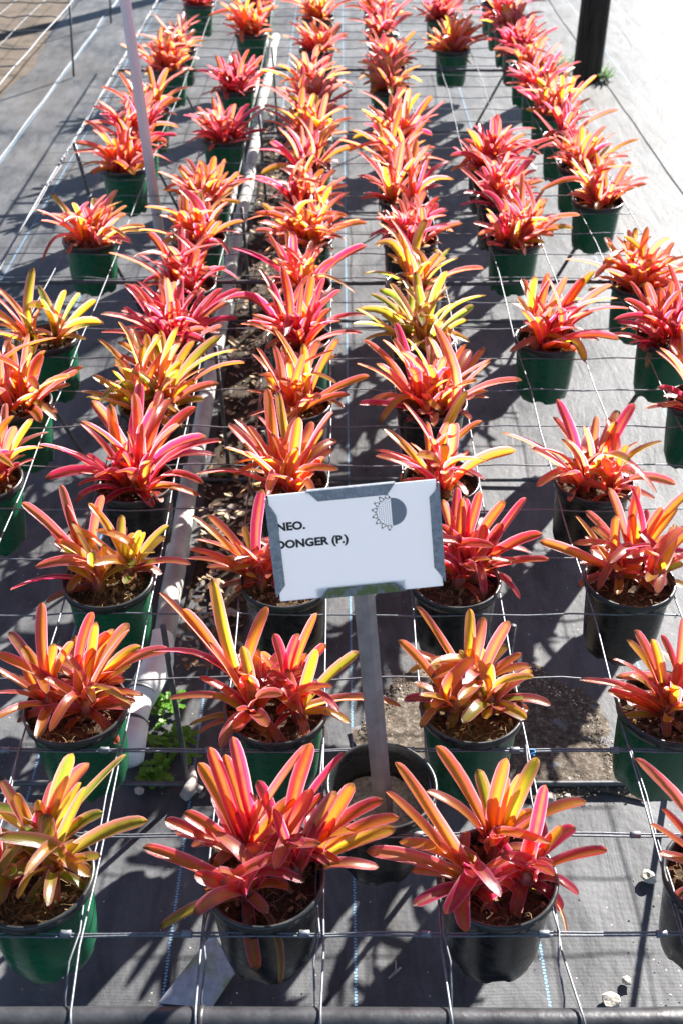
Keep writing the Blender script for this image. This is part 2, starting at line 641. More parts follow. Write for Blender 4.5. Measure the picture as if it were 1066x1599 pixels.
# trestles
for yt, w in ((9.14, 1.0), (15.72, 1.0), (21.7, 1.0), (27.9, 1.0), (34.5, 1.0)):
    bpart("foot_bar", wobble_pts(P(-4.25, yt, 0.06), P(4.1, yt, 0.06), 12, 0.02, yt), 0.036 * CELL, M_LEG, 8)
    for s in (-1, 1):
        foot = P(s * 4.05, yt, 0.05)
        top = P(s * (5.35 if s > 0 else 5.2), yt + 0.35, ZW - 0.02)
        bpart("leg", [foot, foot.lerp(top, 0.5), top], 0.036 * CELL, M_LEG, 8)
        foot = P(s * 1.83, yt, 0.05)
        top = P(s * 1.93, yt + 0.15, ZW - 0.02)
        bpart("leg", [foot, foot.lerp(top, 0.5), top], 0.034 * CELL, M_LEG, 8)
p0 = P(-6.08, 25.9, ZW)
bpart("leg", [p0, P(-5.7, 25.9, 0.02)], 0.045 * CELL, M_LEG, 8)
tag(bench, "long low bench of welded galvanised wire mesh holding all the potted bromeliads", "bench")

# neighbouring bench, top left corner
nb_ = empty("wire_bench", P(-9, 40, 0))
for j in range(5):
    x = -8.95 - 0.985 * j
    tube("wire", [p - nb_.location for p in wobble_pts(P(x, 60, ZW), P(x, 28, ZW), 30, 0.06, 80 + j)], (0.020 if j == 0 else 0.010) * CELL, M_WIRE, nb_)
for k in range(12):
    y = 28.5 + 2 * k
    tube("wire", [p - nb_.location for p in wobble_pts(P(-13, y, ZW), P(-8.93, y, ZW), 20, 0.08, 120 + k)], 0.02 * CELL, M_LEG, nb_)
for y in (41, 49):
    tube("leg", [P(-9.1, y, ZW) - nb_.location, P(-9.3, y, 0) - nb_.location], 0.04 * CELL, M_LEG, nb_)
tag(nb_, "empty wire mesh bench over brown earth in the top left corner", "bench")


# ------------------------------------------------------------------ pots
def pot_profile():
    c = CELL
    return [(0.475 * c, -0.02 * c), (0.468 * c, -0.14 * c), (0.455 * c, -0.36 * c), (0.436 * c, -0.62 * c), (0.420 * c, -0.80 * c),
            (0.405 * c, -0.86 * c), (0.395 * c, -0.915 * c), (0.37 * c, -0.925 * c), (0.36 * c, -0.89 * c), (0.02 * c, -0.885 * c)]


def foot_mod(r, z, a):
    # scalloped drain feet round the lower edge
    w = max(0.0, math.sin(a * 6)) ** 0.6
    if z < -0.84 * CELL and r > 0.365 * CELL:
        z = z + 0.05 * CELL * w
    if z < -0.9 * CELL and r > 0.3 * CELL:
        r = r - 0.012 * CELL * w
    return r, z


ME_POT = lathe("pot_body", pot_profile(), 48, foot_mod)
c = CELL
ME_RIM = lathe("pot_rim", [(0.455 * c, -0.26 * c), (0.47 * c, -0.02 * c), (0.482 * c, 0.075 * c), (0.497 * c, 0.092 * c), (0.514 * c, 0.088 * c),
                           (0.522 * c, 0.070 * c), (0.519 * c, 0.030 * c), (0.512 * c, -0.012 * c), (0.490 * c, -0.020 * c), (0.4765 * c, -0.022 * c)], 48)
ME_POT_G = ME_POT
ME_POT_B = ME_POT.copy()
ME_POT_G.materials.append(M_GREEN)
ME_POT_B.materials.append(M_BLACK)
ME_RIM.materials.append(M_RIM)


def soil_mesh(seed, z0, r0, amp=0.05):
    verts, faces = [], []
    seg, rings = 30, 9
    for r in range(rings + 1):
        rr = r0 * r / rings
        for k in range(seg):
            a = 2 * math.pi * k / seg
            x, y = rr * math.cos(a), rr * math.sin(a)
            h = amp * noise.noise((x * 6, y * 6, seed)) + 0.5 * amp * noise.noise((x * 17, y * 17, seed))
            verts.append((x * CELL, y * CELL, (z0 + h * (1 - 0.5 * r / rings)) * CELL))
    for r in range(rings):
        for k in range(seg):
            k2 = (k + 1) % seg
            faces.append((r * seg + k, r * seg + k2, (r + 1) * seg + k2, (r + 1) * seg + k))
    return mesh("soil", verts, faces)


def fibre_mesh(seed, z0):
    r = random.Random(seed)
    verts, faces = [], []
    mats = []
    for i in range(70):        # coir strands
        a, rr = r.uniform(0, 6.28), 0.44 * math.sqrt(r.random())
        x, y = rr * math.cos(a), rr * math.sin(a)
        d = r.uniform(0, 6.28)
        L = r.uniform(0.05, 0.20)
        b = r.uniform(-0.03, 0.03)
        pts = []
        for k in range(4):
            f = k / 3 - 0.5
            pts.append(Vector(((x + math.cos(d) * L * f - math.sin(d) * b * (1 - 4 * f * f)) * CELL, (y + math.sin(d) * L * f + math.cos(d) * b * (1 - 4 * f * f)) * CELL,
                               (z0 + 0.03 + r.uniform(0, 0.04) + 0.03 * (1 - 4 * f * f)) * CELL)))
        nf = len(faces)
        tube_geo(pts, r.uniform(0.0014, 0.0032) * CELL, 3, verts, faces, False)
        mats += [0] * (len(faces) - nf)
    for i in range(46):        # bark chips
        a, rr = r.uniform(0, 6.28), 0.44 * math.sqrt(r.random())
        x, y = rr * math.cos(a) * CELL, rr * math.sin(a) * CELL
        s = r.uniform(0.012, 0.034) * CELL
        e = Euler((r.uniform(0, 3), r.uniform(0, 3), r.uniform(0, 6)))
        b0 = len(verts)
        for q in ((-1.5, -0.7, -0.3), (1.3, -0.8, -0.2), (1.6, 0.8, -0.4), (-1.2, 0.7, -0.3), (-1.1, -0.6, 0.4), (1.0, -0.5, 0.5), (1.2, 0.6, 0.3), (-0.9, 0.5, 0.45)):
            w = Vector(q) * s
            w.rotate(e)
            verts.append(w + Vector((x, y, (z0 + 0.035) * CELL)))
        fs = [(0, 3, 2, 1), (4, 5, 6, 7), (0, 1, 5, 4), (1, 2, 6, 5), (2, 3, 7, 6), (3, 0, 4, 7)]
        faces += [tuple(b0 + v for v in f) for f in fs]
        mats += [r.choice((1, 1, 0))] * 6
    me = mesh("fibre", verts, faces, False)
    me.materials.append(M_COIR)
    me.materials.append(M_BARK)
    for p, mi in zip(me.polygons, mats):
        p.material_index = mi
    return me


SOILZ = -0.10
ME_SOIL = [soil_mesh(s * 3.3, SOILZ, 0.462) for s in range(4)]
for m_ in ME_SOIL:
    m_.materials.append(M_SOIL)
ME_FIB = [fibre_mesh(100 + s, SOILZ) for s in range(4)]


# ------------------------------------------------------------------ leaves
def leaf_mesh(sag, skew, tipdrop, twist, tipw, seed, nc=4):
    verts, faces, uvs = [], [], []
    r = random.Random(seed)
    ph = r.uniform(0, 6)
    TS_ = (0.0, 0.13, 0.28, 0.44, 0.60, 0.75, 0.87, 0.945, 0.982, 1.0)
    WS_ = (0.78, 0.82, 0.89, 0.95, 1.0, 0.98, 0.90, 0.74, 0.46, 0.06 + 0.2 * tipw)
    nl = len(TS_) - 1
    bow = r.uniform(-0.035, 0.035)
    for i, tt in enumerate(TS_):
        z = sag * (math.sin(math.pi * tt ** skew)) - tipdrop * max(0, tt - 0.6) ** 2 * 4
        side = bow * math.sin(math.pi * tt) * 4 + 0.05 * math.sin(5.0 * tt + ph) * math.sin(math.pi * tt)
        w = 0.5 * WS_[i]
        tw = twist * tt
        chan = 0.060 * (1.15 - 0.62 * tt) * (WS_[i] ** 0.5)
        for j in range(nc + 1):
            u = j / nc * 2 - 1
            yy = u * w
            zz = chan * (abs(u) ** 1.6)
            ys = yy * math.cos(tw)
            zs = zz + yy * math.sin(tw) * 0.22
            verts.append((tt, ys + side, z + zs))
            uvs.append((j / nc, tt))
    for i in range(nl):
        for j in range(nc):
            a = i * (nc + 1) + j
            faces.append((a, a + 1, a + nc + 2, a + nc + 1))
    me = mesh("leaf", verts, faces)
    ul = me.uv_layers.new(name="UVMap")
    for lp in me.loops:
        ul.data[lp.index].uv = uvs[lp.vertex_index]
    me.materials.append(M_LEAF)
    return me


LEAVES = {0: [], 1: [], 2: [], 3: []}
for s_ in range(4):
    r_ = random.Random(s_)
    LEAVES[0].append(leaf_mesh(0.035, 1.0, 0.02, r_.uniform(-0.3, 0.3), 0.24, s_))
    LEAVES[1].append(leaf_mesh(0.095, 0.95, 0.05, r_.uniform(-0.4, 0.4), 0.20, s_ + 10))
    LEAVES[2].append(leaf_mesh(0.17, 0.9, 0.07, r_.uniform(-0.5, 0.5), 0.26, s_ + 20))
    LEAVES[3].append(leaf_mesh(0.30, 0.85, 0.22, r_.uniform(-0.5, 0.5), 0.30, s_ + 30))

# leaf colours: (centre colour, pink of the margin)
PAL = {
    'o': ((0.92, 0.27, 0.012), 0.82), 'y': ((0.92, 0.52, 0.012), 0.5), 'g': ((0.26, 0.46, 0.030), 0.08), 'l': ((0.44, 0.44, 0.018), 0.45),
    'r': ((0.80, 0.055, 0.020), 0.95), 'm': ((0.72, 0.012, 0.110), 1.0), 'p': ((0.90, 0.25, 0.120), 0.95), 'v': ((0.38, 0.14, 0.07), 0.8),  # last: dull mauve, leaf shade put into the colour; wine-red plants share it
    'b': ((0.82, 0.16, 0.012), 0.9), 'd': ((0.30, 0.17, 0.075), 0.0),
}
DRY = simple("dried_leaf", (0.22, 0.12, 0.05), (0.42, 0.27, 0.13), 60, 0.8, 0, 0.2, 0.3, 150)


def jitter(colr, r, a=0.14):
    f = 1 + r.uniform(-a, a)
    return tuple(max(0.0, min(0.95, v * f * (1 + r.uniform(-a, a) * 0.6))) for v in colr)


def add_leaf(parent, base, tip, width, typ, key, r, roll=0.0, flip=False):
    """base, tip in metres, world space; parent is a rosette with identity rotation"""
    d = tip - base
    L = d.length
    if L < 1e-4:
        return None
    xax = d / L
    up = Vector((0, 0, 1))
    zax = up - xax * up.dot(xax)
    if zax.length < 0.15:
        zax = Vector((r.uniform(-1, 1), r.uniform(-1, 0.2), 0))
        zax = zax - xax * zax.dot(xax)
    zax.normalize()
    zax.rotate(Matrix.Rotation(roll, 3, xax))
    yax = zax.cross(xax)
    me = r.choice(LEAVES[typ])
    o = bpy.data.objects.new("leaf", me)
    col.objects.link(o)
    o.parent = parent
    m3 = Matrix((xax, yax, zax)).transposed()
    loc = base - ROSW[parent.name]
    mw = Matrix.Translation(loc) @ m3.to_4x4() @ Matrix.Diagonal((L, width, L, 1))
    o.matrix_basis = mw
    cc, al = PAL[key]
    cc = jitter(cc, r)
    o.color = (cc[0], cc[1], cc[2], max(0, min(1, al + r.uniform(-0.15, 0.15))))
    return o


ME_CORE = None
ROSW = {}


def core_mesh():
    v, f = tube_geo([Vector((0, 0, -0.06 * CELL)), Vector((0, 0, 0.05 * CELL)), Vector((0, 0, 0.14 * CELL)), Vector((0, 0, 0.22 * CELL))],
                    [0.05 * CELL, 0.09 * CELL, 0.075 * CELL, 0.03 * CELL], 7)
    me = mesh("rosette", v, f)
    me.materials.append(simple("rosette_heart", (0.20, 0.03, 0.05), (0.26, 0.16, 0.03), 60, 0.5))
    return me


ME_CORE = core_mesh()


def add_rosette(thing, rel, name="rosette"):
    """rel: position relative to the thing (metres)"""
    o = bpy.data.objects.new(name, ME_CORE)
    col.objects.link(o)
    o.parent = thing
    o.location = rel
    ROSW[o.name] = thing.location + Vector(rel)
    return o


def make_pot(X, Y, kind, r, name="potted_bromeliad", soil=True):
    t = empty(name, P(X, Y, ZW + 0.0))
    tilt = Euler((r.uniform(-0.02, 0.02), r.uniform(-0.02, 0.02), r.uniform(0, 6.28)))
    b = link("pot", ME_POT_G if kind == 'g' else ME_POT_B, None, t)
    b.rotation_euler = tilt
    b.location = (0, 0, 0.012 * CELL + 0.02 * CELL)
    link("rim", ME_RIM, None, b)
    if soil:
        so = link("soil", r.choice(ME_SOIL), None, t)
        so.rotation_euler = (0, 0, r.uniform(0, 6.28))
        so.location = (0, 0, 0.03 * CELL)
        fo = link("coir_fibre", r.choice(ME_FIB), None, so)
        fo["kind"] = "stuff"
    return t


def W(rosette):
    return ROSW[rosette.name]


def random_rosette(thing, rel, n, size, keys, r, lean=(0, 0)):
    ro = add_rosette(thing, rel)
    w = W(ro)
    ph = r.uniform(0, 6.28)
    for i in range(n):
        f = (i + 0.5) / n               # 0 inner, 1 outer
        if r.random() < 0.08:
            continue
        az = ph + i * 2.39996 + r.uniform(-0.5, 0.5)
        el = math.radians(84 - 50 * f + r.uniform(-15, 15))
        L = size * (0.66 + 0.44 * f + r.uniform(-0.20, 0.20))
        L = min(L, 1.26)
        if f > 0.86:
            L *= 0.82
            el -= math.radians(8)
        d = Vector((math.cos(az) * math.cos(el) + lean[0], math.sin(az) * math.cos(el) + lean[1], math.sin(el))).normalized()
        base = w + Vector((math.cos(az), math.sin(az), 0)) * 0.05 * CELL + Vector((0, 0, (0.10 - 0.10 * f) * CELL))
        typ = r.choices((0, 1, 2, 3), (3 - 2 * f, 3, 0.6 + 2 * f, 0.25 + 0.6 * f))[0]
        key = r.choice(keys)
        add_leaf(ro, base, base + d * L * CELL, r.uniform(0.115, 0.155) * CELL, typ, key, r, r.uniform(-0.35, 0.35))
    if r.random() < 0.6:                # a withered lower leaf
        az = r.uniform(0, 6.28)
        d = Vector((math.cos(az), math.sin(az), r.uniform(-0.25, 0.15)))
        add_leaf(ro, w + Vector((0, 0, 0.02 * CELL)), w + d * r.uniform(0.35, 0.65) * CELL, r.uniform(0.06, 0.10) * CELL, 2, 'd', r, r.uniform(-1, 1))
    for i in range(7):                  # short inner and lower leaves that close the clump
        az = r.uniform(0, 6.28)
        el = math.radians(r.uniform(8, 75))
        d = Vector((math.cos(az) * math.cos(el) + lean[0] * 0.6, math.sin(az) * math.cos(el) + lean[1] * 0.6, math.sin(el))).normalized()
        add_leaf(ro, w + Vector((0, 0, 0.02 * CELL)), w + d * r.uniform(0.42, 0.78) * CELL, r.uniform(0.11, 0.15) * CELL, r.choice((1, 2, 2, 3)), r.choice(keys), r, r.uniform(-0.5, 0.5))
    return ro


STYLE = {
    'red': ("rmrropm", "red"), 'pink': ("mpppmrm", "pink-magenta"), 'orange': ("oopoybp", "orange"),
    'yellow': ("yylyogp", "yellow-olive"), 'mix': ("oyrppmb", "orange-red"), 'coral': ("ppoppmy", "coral-pink"),
    'green': ("glygyl", "yellow-green"), 'wine': ("mmrrvv", "wine-red"),
}
ORD = ["front", "second", "third", "fourth", "fifth", "sixth", "seventh", "eighth", "ninth", "tenth", "eleventh", "twelfth", "thirteenth",
       "fourteenth", "fifteenth", "sixteenth", "seventeenth", "eighteenth", "nineteenth"]
COLNAME = {'L': "leftmost column", 'A': "column left of white pipe", 'B': "column right of white pipe",
           'C': "column right of the sign", 'D': "second column from right", 'E': "rightmost column"}
COLX = {'L': -4.60, 'A': -2.62, 'B': -0.63, 'C': 1.32, 'D': 3.28, 'E': 5.22}
GROUP = "potted bromeliads held in the wire bench"


def label_plant(t, style, pot, colk, row):
    potn = "green" if pot == 'g' else "black"
    where = "front row" if row == 0 else ORD[row] + " row from front rail"
    tag(t, "%s bromeliad in %s pot, %s, %s" % (STYLE[style][1], potn, where, COLNAME[colk]), "potted plant", GROUP)


# near plants: leaves read from the photograph as (foot x, foot y, tip x, tip y, colour, curve)
def near_plant(X, k, pot, style, colk, ros, leaves, seed, extra=5, wide=1.0):
    r = random.Random(seed)
    Y = 5.94 + k
    t = make_pot(X, Y, pot, r)
    label_plant(t, style, pot, colk, k // 2)
    ctr = P(X, Y, ZW - 0.02)
    R = []
    for (px, py) in ros:
        q = on_height(px, py, ZW + 0.02)
        dx, dy = q.x - X, q.y - Y
        rr = math.hypot(dx, dy)
        lim = 0.30
        if rr > lim:
            dx, dy = dx * lim / rr, dy * lim / rr
        o = add_rosette(t, (dx * CELL, dy * CELL, -0.06 * CELL))
        R.append((o, Vector((X + dx, Y + dy, ZW)), px, py))
    for lf in leaves:
        bx, by, tx, ty, key = lf[:5]
        typ = lf[5] if len(lf) > 5 else 1
        o, rc, _, _ = min(R, key=lambda q: (q[2] - bx) ** 2 + (q[3] - by) ** 2 * 0.8)
        b = on_plane(bx, by, rc + Vector((0, 0, 0.12)))
        e0 = on_plane(tx, ty, rc + Vector((0, 0, 0.12)))
        v3 = e0 - b
        v = v3.dot(Vector((0, SP, CP)))
        h = v3.x
        # turn the picture-plane rise into a believable lean: upright leaves lean back, low ones come forward
        al = (0.42 if v > 0 else 0.95) + r.uniform(-0.12, 0.12)
        lft = 0.0
        dY = al * v
        dz = (v - SP * dY) / CP
        # pull the foot towards the heart of the rosette so that the leaf is rooted
        b2 = b.lerp(rc + Vector((0, 0, 0.02)), 0.62)
        if b2.z < ZW - 0.05:
            b2.z = ZW - 0.05
        tip = b + Vector((h, dY, dz))
        L = (tip - b2).length
        w = (0.098 + 0.028 * min(1.5, L)) * r.uniform(0.92, 1.10) * wide
        if key == 'd':
            lo = add_leaf(o, b2 * CELL, tip * CELL, 0.09 * CELL, 2, 'd', r, r.uniform(-1, 1))
        else:
            add_leaf(o, b2 * CELL, tip * CELL, w * CELL, typ, key, r, r.uniform(-0.3, 0.3))
    for (o, rc, _, _) in R:
        w0 = W(o)
        for i in range(extra + 6):
            az = r.uniform(0, 6.28)
            el = math.radians(r.uniform(20, 75))
            L = r.uniform(0.32, 0.80)
            d = Vector((math.cos(az) * math.cos(el), math.sin(az) * math.cos(el), math.sin(el)))
            add_leaf(o, w0 + Vector((0, 0, 0.04 * CELL)), w0 + d * L * CELL, r.uniform(0.10, 0.15) * CELL, r.choice((1, 2, 3)), r.choice(STYLE[style][0]), r, r.uniform(-0.5, 0.5))
    return t


near_plant(-2.60, 0, 'g', 'green', 'A', [(84, 1361), (5, 1370), (90, 1300)], [
    (87, 1359, 231, 1275, 'l', 1), (84, 1352, 141, 1223, 'l', 0), (94, 1281, 122, 1169, 'g', 0), (77, 1272, 143, 1185, 'p', 1), (106, 1291, 198, 1177, 'g', 0),
    (117, 1300, 162, 1265, 'g', 1), (113, 1305, 143, 1273, 'y', 1), (101, 1359, 158, 1335, 'l', 1), (106, 1373, 141, 1388, 'g', 2), (94, 1361, 94, 1422, 'p', 2),
    (73, 1377, 39, 1438, 'g', 1), (80, 1370, -5, 1402, 'r', 2), (63, 1356, -5, 1393, 'r', 2), (59, 1352, 0, 1332, 'y', 2), (56, 1338, -8, 1288, 'l', 1),
    (45, 1300, -8, 1262, 'y', 1), (40, 1290, 30, 1234, 'y', 0), (35, 1290, 10, 1213, 'v', 0), (38, 1315, 68, 1261, 'm', 0), (80, 1330, 70, 1268, 'g', 0),
    (75, 1355, 63, 1315, 'g', 0), (95, 1285, 62, 1247, 'y', 2), (106, 1290, 130, 1219, 'y', 0), (70, 1290, 88, 1217, 'p', 0), (-5, 1380, 2, 1272, 'r', 0)], 101, 5)

near_plant(-0.63, 0, 'b', 'pink', 'B', [(387, 1398), (446, 1335), (500, 1345), (372, 1320)], [
    (379, 1382, 226, 1319, 'b', 0), (379, 1402, 251, 1441, 'l', 1), (385, 1402, 403, 1502, 'b', 1), (399, 1386, 454, 1384, 'o', 2), (364, 1299, 312, 1189, 'o', 0),
    (372, 1276, 332, 1160, 'r', 0), (399, 1248, 352, 1177, 'r', 0), (415, 1221, 366, 1146, 'm', 0), (415, 1228, 482, 1158, 'p', 0), (462, 1240, 486, 1158, 'r', 0),
    (474, 1252, 539, 1171, 'm', 0), (431, 1315, 505, 1236, 'r', 0), (403, 1303, 468, 1240, 'o', 1), (379, 1299, 411, 1244, 'p', 0), (431, 1260, 403, 1217, 'm', 0),
    (482, 1288, 525, 1232, 'v', 0), (395, 1311, 352, 1318, 'p', 3), (383, 1323, 300, 1317, 'p', 2), (375, 1319, 332, 1348, 'o', 3), (340, 1308, 275, 1297, 'p', 1),
    (310, 1315, 259, 1279, 'r', 0), (340, 1295, 289, 1267, 'b', 0), (431, 1362, 523, 1318, 'o', 2), (541, 1327, 551, 1221, 'o', 0), (553, 1307, 620, 1272, 'o', 1),
    (557, 1319, 616, 1292, 'y', 1), (521, 1280, 596, 1246, 'r', 1), (502, 1295, 561, 1290, 'y', 2), (525, 1323, 482, 1299, 'p', 2), (540, 1345, 590, 1352, 'p', 2),
    (399, 1366, 387, 1335, 'r', 0), (395, 1386, 372, 1349, 'm', 0), (446, 1382, 460, 1408, 'l', 1), (405, 1418, 442, 1520, 'd', 0), (446, 1315, 474, 1258, 'r', 0),
    (400, 1310, 372, 1262, 'm', 0), (455, 1330, 432, 1268, 'p', 1), (380, 1390, 320, 1385, 'b', 2)], 102, 4, 1.05)

near_plant(1.36, 0, 'b', 'red', 'C', [(733, 1380), (819, 1375), (772, 1318)], [
    (721, 1343, 616, 1185, 'o', 0), (710, 1339, 603, 1234, 'o', 0), (748, 1279, 680, 1162, 'o', 0), (740, 1294, 667, 1232, 'o', 1), (759, 1298, 785, 1178, 'o', 0),
    (770, 1290, 787, 1209, 'o', 0), (800, 1268, 836, 1181, 'l', 1), (838, 1324, 845, 1219, 'm', 0), (860, 1350, 945, 1324, 'r', 0), (841, 1369, 901, 1390, 'm', 2),
    (841, 1384, 876, 1416, 'm', 2), (819, 1380, 800, 1425, 'p', 2), (718, 1361, 573, 1326, 'p', 1), (721, 1384, 641, 1358, 'b', 1), (740, 1399, 710, 1422, 'r', 2),
    (748, 1403, 776, 1425, 'r', 2), (763, 1369, 858, 1342, 'p', 2), (770, 1380, 813, 1397, 'r', 3), (755, 1328, 760, 1296, 'y', 2), (785, 1335, 764, 1296, 'p', 2),
    (800, 1320, 847, 1333, 'p', 2), (853, 1328, 876, 1288, 'y', 0), (853, 1298, 896, 1290, 'm', 1), (848, 1270, 913, 1249, 'o', 1), (785, 1298, 830, 1262, 'o', 1),
    (751, 1240, 744, 1200, 'l', 0), (725, 1385, 738, 1355, 'p', 3), (819, 1373, 790, 1340, 'r', 1), (830, 1403, 883, 1451, 'd', 1), (729, 1358, 733, 1332, 'l', 0),
    (804, 1230, 815, 1206, 'y', 0), (815, 1360, 845, 1335, 'm', 0), (790, 1380, 760, 1398, 'm', 3), (800, 1345, 830, 1290, 'r', 0)], 103, 4, 1.08)

near_plant(3.30, 0, 'b', 'red', 'D', [(1110, 1370), (1160, 1380)], [
    (1085, 1252, 992, 1182, 'p', 1), (1085, 1293, 1030, 1260, 'r', 0), (1088, 1327, 1012, 1284, 'o', 0), (1085, 1367, 1027, 1329, 'p', 1), (1092, 1407, 1050, 1402, 'p', 2),
    (1080, 1290, 1066, 1172, 'm', 0), (1120, 1330, 1140, 1200, 'r', 0), (1150, 1340, 1220, 1240, 'o', 0), (1100, 1400, 1090, 1450, 'r', 2), (1160, 1360, 1280, 1320, 'm', 1),
    (1140, 1320, 1100, 1220, 'o', 0), (1160, 1390, 1230, 1430, 'r', 2)], 104, 7)

near_plant(-2.62, 2, 'g', 'orange', 'A', [(137, 1108), (66, 1098), (150, 1060)], [
    (141, 1086, 207, 981, 'o', 0), (107, 1083, -3, 1020, 'o', 0), (73, 1047, 68, 940, 'b', 0), (46, 1030, 16, 986, 'v', 0), (70, 1032, 37, 1009, 'y', 1),
    (95, 1032, 147, 955, 'r', 0), (105, 1035, 175, 985, 'b', 1), (140, 1055, 156, 969, 'y', 0), (155, 1045, 181, 981, 'o', 0), (170, 1020, 202, 973, 'v', 0),
    (180, 1045, 264, 1012, 'p', 1), (122, 1088, 124, 1039, 'o', 0), (61, 1097, -8, 1080, 'p', 1), (59, 1089, -8, 1038, 'o', 0), (130, 1110, 28, 1124, 'p', 2),
    (140, 1113, 188, 1157, 'b', 2), (133, 1105, 90, 1086, 'p', 2), (152, 1104, 224, 1084, 'o', 2), (150, 1098, 212, 1094, 'o', 2), (105, 1055, 40, 1036, 'o', 2),
    (170, 1070, 206, 1038, 'y', 0), (122, 1135, 101, 1150, 'o', 2), (82, 1035, 86, 1004, 'y', 0), (185, 1040, 220, 1008, 'y', 1), (170, 1080, 196, 1060, 'r', 1),
    (80, 1060, 118, 1000, 'o', 0)], 105, 5, 1.02)

near_plant(-0.62, 2, 'g', 'mix', 'B', [(395, 1118), (468, 1115), (350, 1075), (450, 1085)], [
    (395, 1109, 328, 1001, 'o', 0), (338, 1010, 333, 902, 'y', 0), (313, 1000, 253, 924, 'o', 0), (322, 1000, 288, 950, 'o', 0), (349, 1025, 417, 947, 'o', 1),
    (340, 1035, 242, 1013, 'm', 2), (380, 1109, 314, 1055, 'r', 1), (360, 1110, 266, 1088, 'p', 1), (388, 1132, 337, 1081, 'y', 1), (395, 1132, 431, 1082, 'o', 0),
    (384, 1140, 310, 1143, 'p', 1), (370, 1125, 296, 1131, 'l', 1), (388, 1140, 437, 1165, 'y', 2), (399, 1090, 379, 1008, 'l', 0), (434, 1060, 389, 1012, 'y', 1),
    (470, 1040, 495, 955, 'b', 0), (445, 1050, 466, 988, 'm', 0), (440, 1045, 429, 988, 'm', 0), (445, 1071, 479, 1020, 'o', 0), (480, 1094, 495, 1011, 'y', 0),
    (490, 1085, 560, 1016, 'l', 0), (480, 1102, 625, 1100, 'o', 1), (476, 1120, 546, 1126, 'y', 2), (461, 1095, 388, 1067, 'p', 2), (472, 1113, 455, 1088, 'r', 1),
    (465, 1117, 476, 1158, 'p', 2), (422, 1121, 449, 1169, 'b', 1), (495, 1040, 508, 1004, 'r', 0), (455, 1085, 378, 1058, 'r', 2)], 106, 4)

near_plant(1.33, 2, 'g', 'yellow', 'C', [(706, 1106), (764, 1102), (735, 1075)], [
    (701, 1036, 650, 946, 'o', 0), (691, 1082, 621, 997, 'o', 0), (696, 1046, 633, 1012, 'o', 1), (701, 1062, 732, 950, 'y', 1), (714, 1066, 732, 1011, 'y', 0),
    (737, 1020, 753, 963, 'p', 1), (780, 1040, 791, 968, 'v', 0), (701, 1092, 681, 1044, 'o', 0), (762, 1056, 813, 1020, 'o', 0), (767, 1059, 829, 1039, 'o', 1),
    (790, 1085, 829, 1046, 'y', 0), (787, 1087, 858, 1098, 'p', 1), (706, 1110, 631, 1091, 'm', 2), (691, 1112, 653, 1104, 'l', 1), (714, 1102, 752, 1063, 'o', 1),
    (767, 1130, 824, 1106, 'o', 1), (732, 1112, 777, 1098, 'l', 2), (775, 1085, 793, 1060, 'g', 0), (747, 1051, 752, 1011, 'y', 0), (762, 1072, 762, 1034, 'y', 0),
    (777, 1107, 816, 1088, 'g', 1), (740, 1085, 778, 1082, 'o', 2), (725, 1090, 715, 1050, 'y', 0), (770, 1070, 745, 1030, 'y', 1), (720, 1115, 700, 1135, 'l', 2)], 107, 6)

near_plant(3.30, 2, 'g', 'orange', 'D', [(1039, 1115), (1070, 1100)], [
    (1021, 1094, 903, 1058, 'p', 1), (1027, 1076, 1012, 996, 'y', 0), (1030, 1085, 1078, 1028, 'o', 0), (1012, 1040, 979, 998, 'y', 1), (1020, 1030, 986, 982, 'p', 0),
    (1040, 1030, 1066, 962, 'p', 0), (1005, 1050, 957, 1027, 'p', 1), (1018, 1115, 947, 1078, 'r', 0), (1018, 1123, 966, 1121, 'l', 1), (1035, 1120, 1036, 1148, 'p', 3),
    (1044, 1110, 1064, 1085, 'p', 3), (1035, 1020, 1030, 991, 'r', 0), (1044, 1140, 1074, 1148, 'y', 1), (1010, 1065, 982, 1053, 'l', 1), (1070, 1090, 1130, 1020, 'o', 0),
    (1080, 1100, 1150, 1080, 'o', 1), (1070, 1060, 1090, 980, 'y', 0)], 108, 6)

near_plant(-2.63, 4, 'g', 'yellow', 'A', [(153, 914), (204, 898), (125, 880)], [
    (110, 850, 36, 785, 'p', 0), (105, 835, 97, 757, 'v', 0), (110, 840, 104, 788, 'p', 0), (150, 830, 162, 773, 'p', 0), (182, 850, 142, 785, 'y', 1),
    (180, 835, 191, 804, 'l', 0), (178, 865, 129, 826, 'y', 0), (172, 860, 211, 832, 'y', 1), (215, 875, 265, 820, 'l', 0), (212, 865, 229, 831, 'y', 0),
    (208, 885, 298, 879, 'p', 1), (207, 902, 244, 874, 'g', 1), (130, 910, 17, 918, 'm', 1), (135, 920, 74, 939, 'p', 1), (125, 870, 79, 824, 'p', 0),
    (125, 890, 87, 844, 'p', 0), (140, 910, 130, 877, 'o', 0), (158, 908, 182, 874, 'y', 0), (150, 860, 117, 814, 'l', 1), (198, 885, 195, 841, 'g', 0),
    (155, 925, 183, 908, 'l', 1), (150, 875, 106, 865, 'o', 2), (205, 870, 222, 828, 'g', 0), (170, 890, 165, 850, 'y', 0)], 109, 5, 0.95)

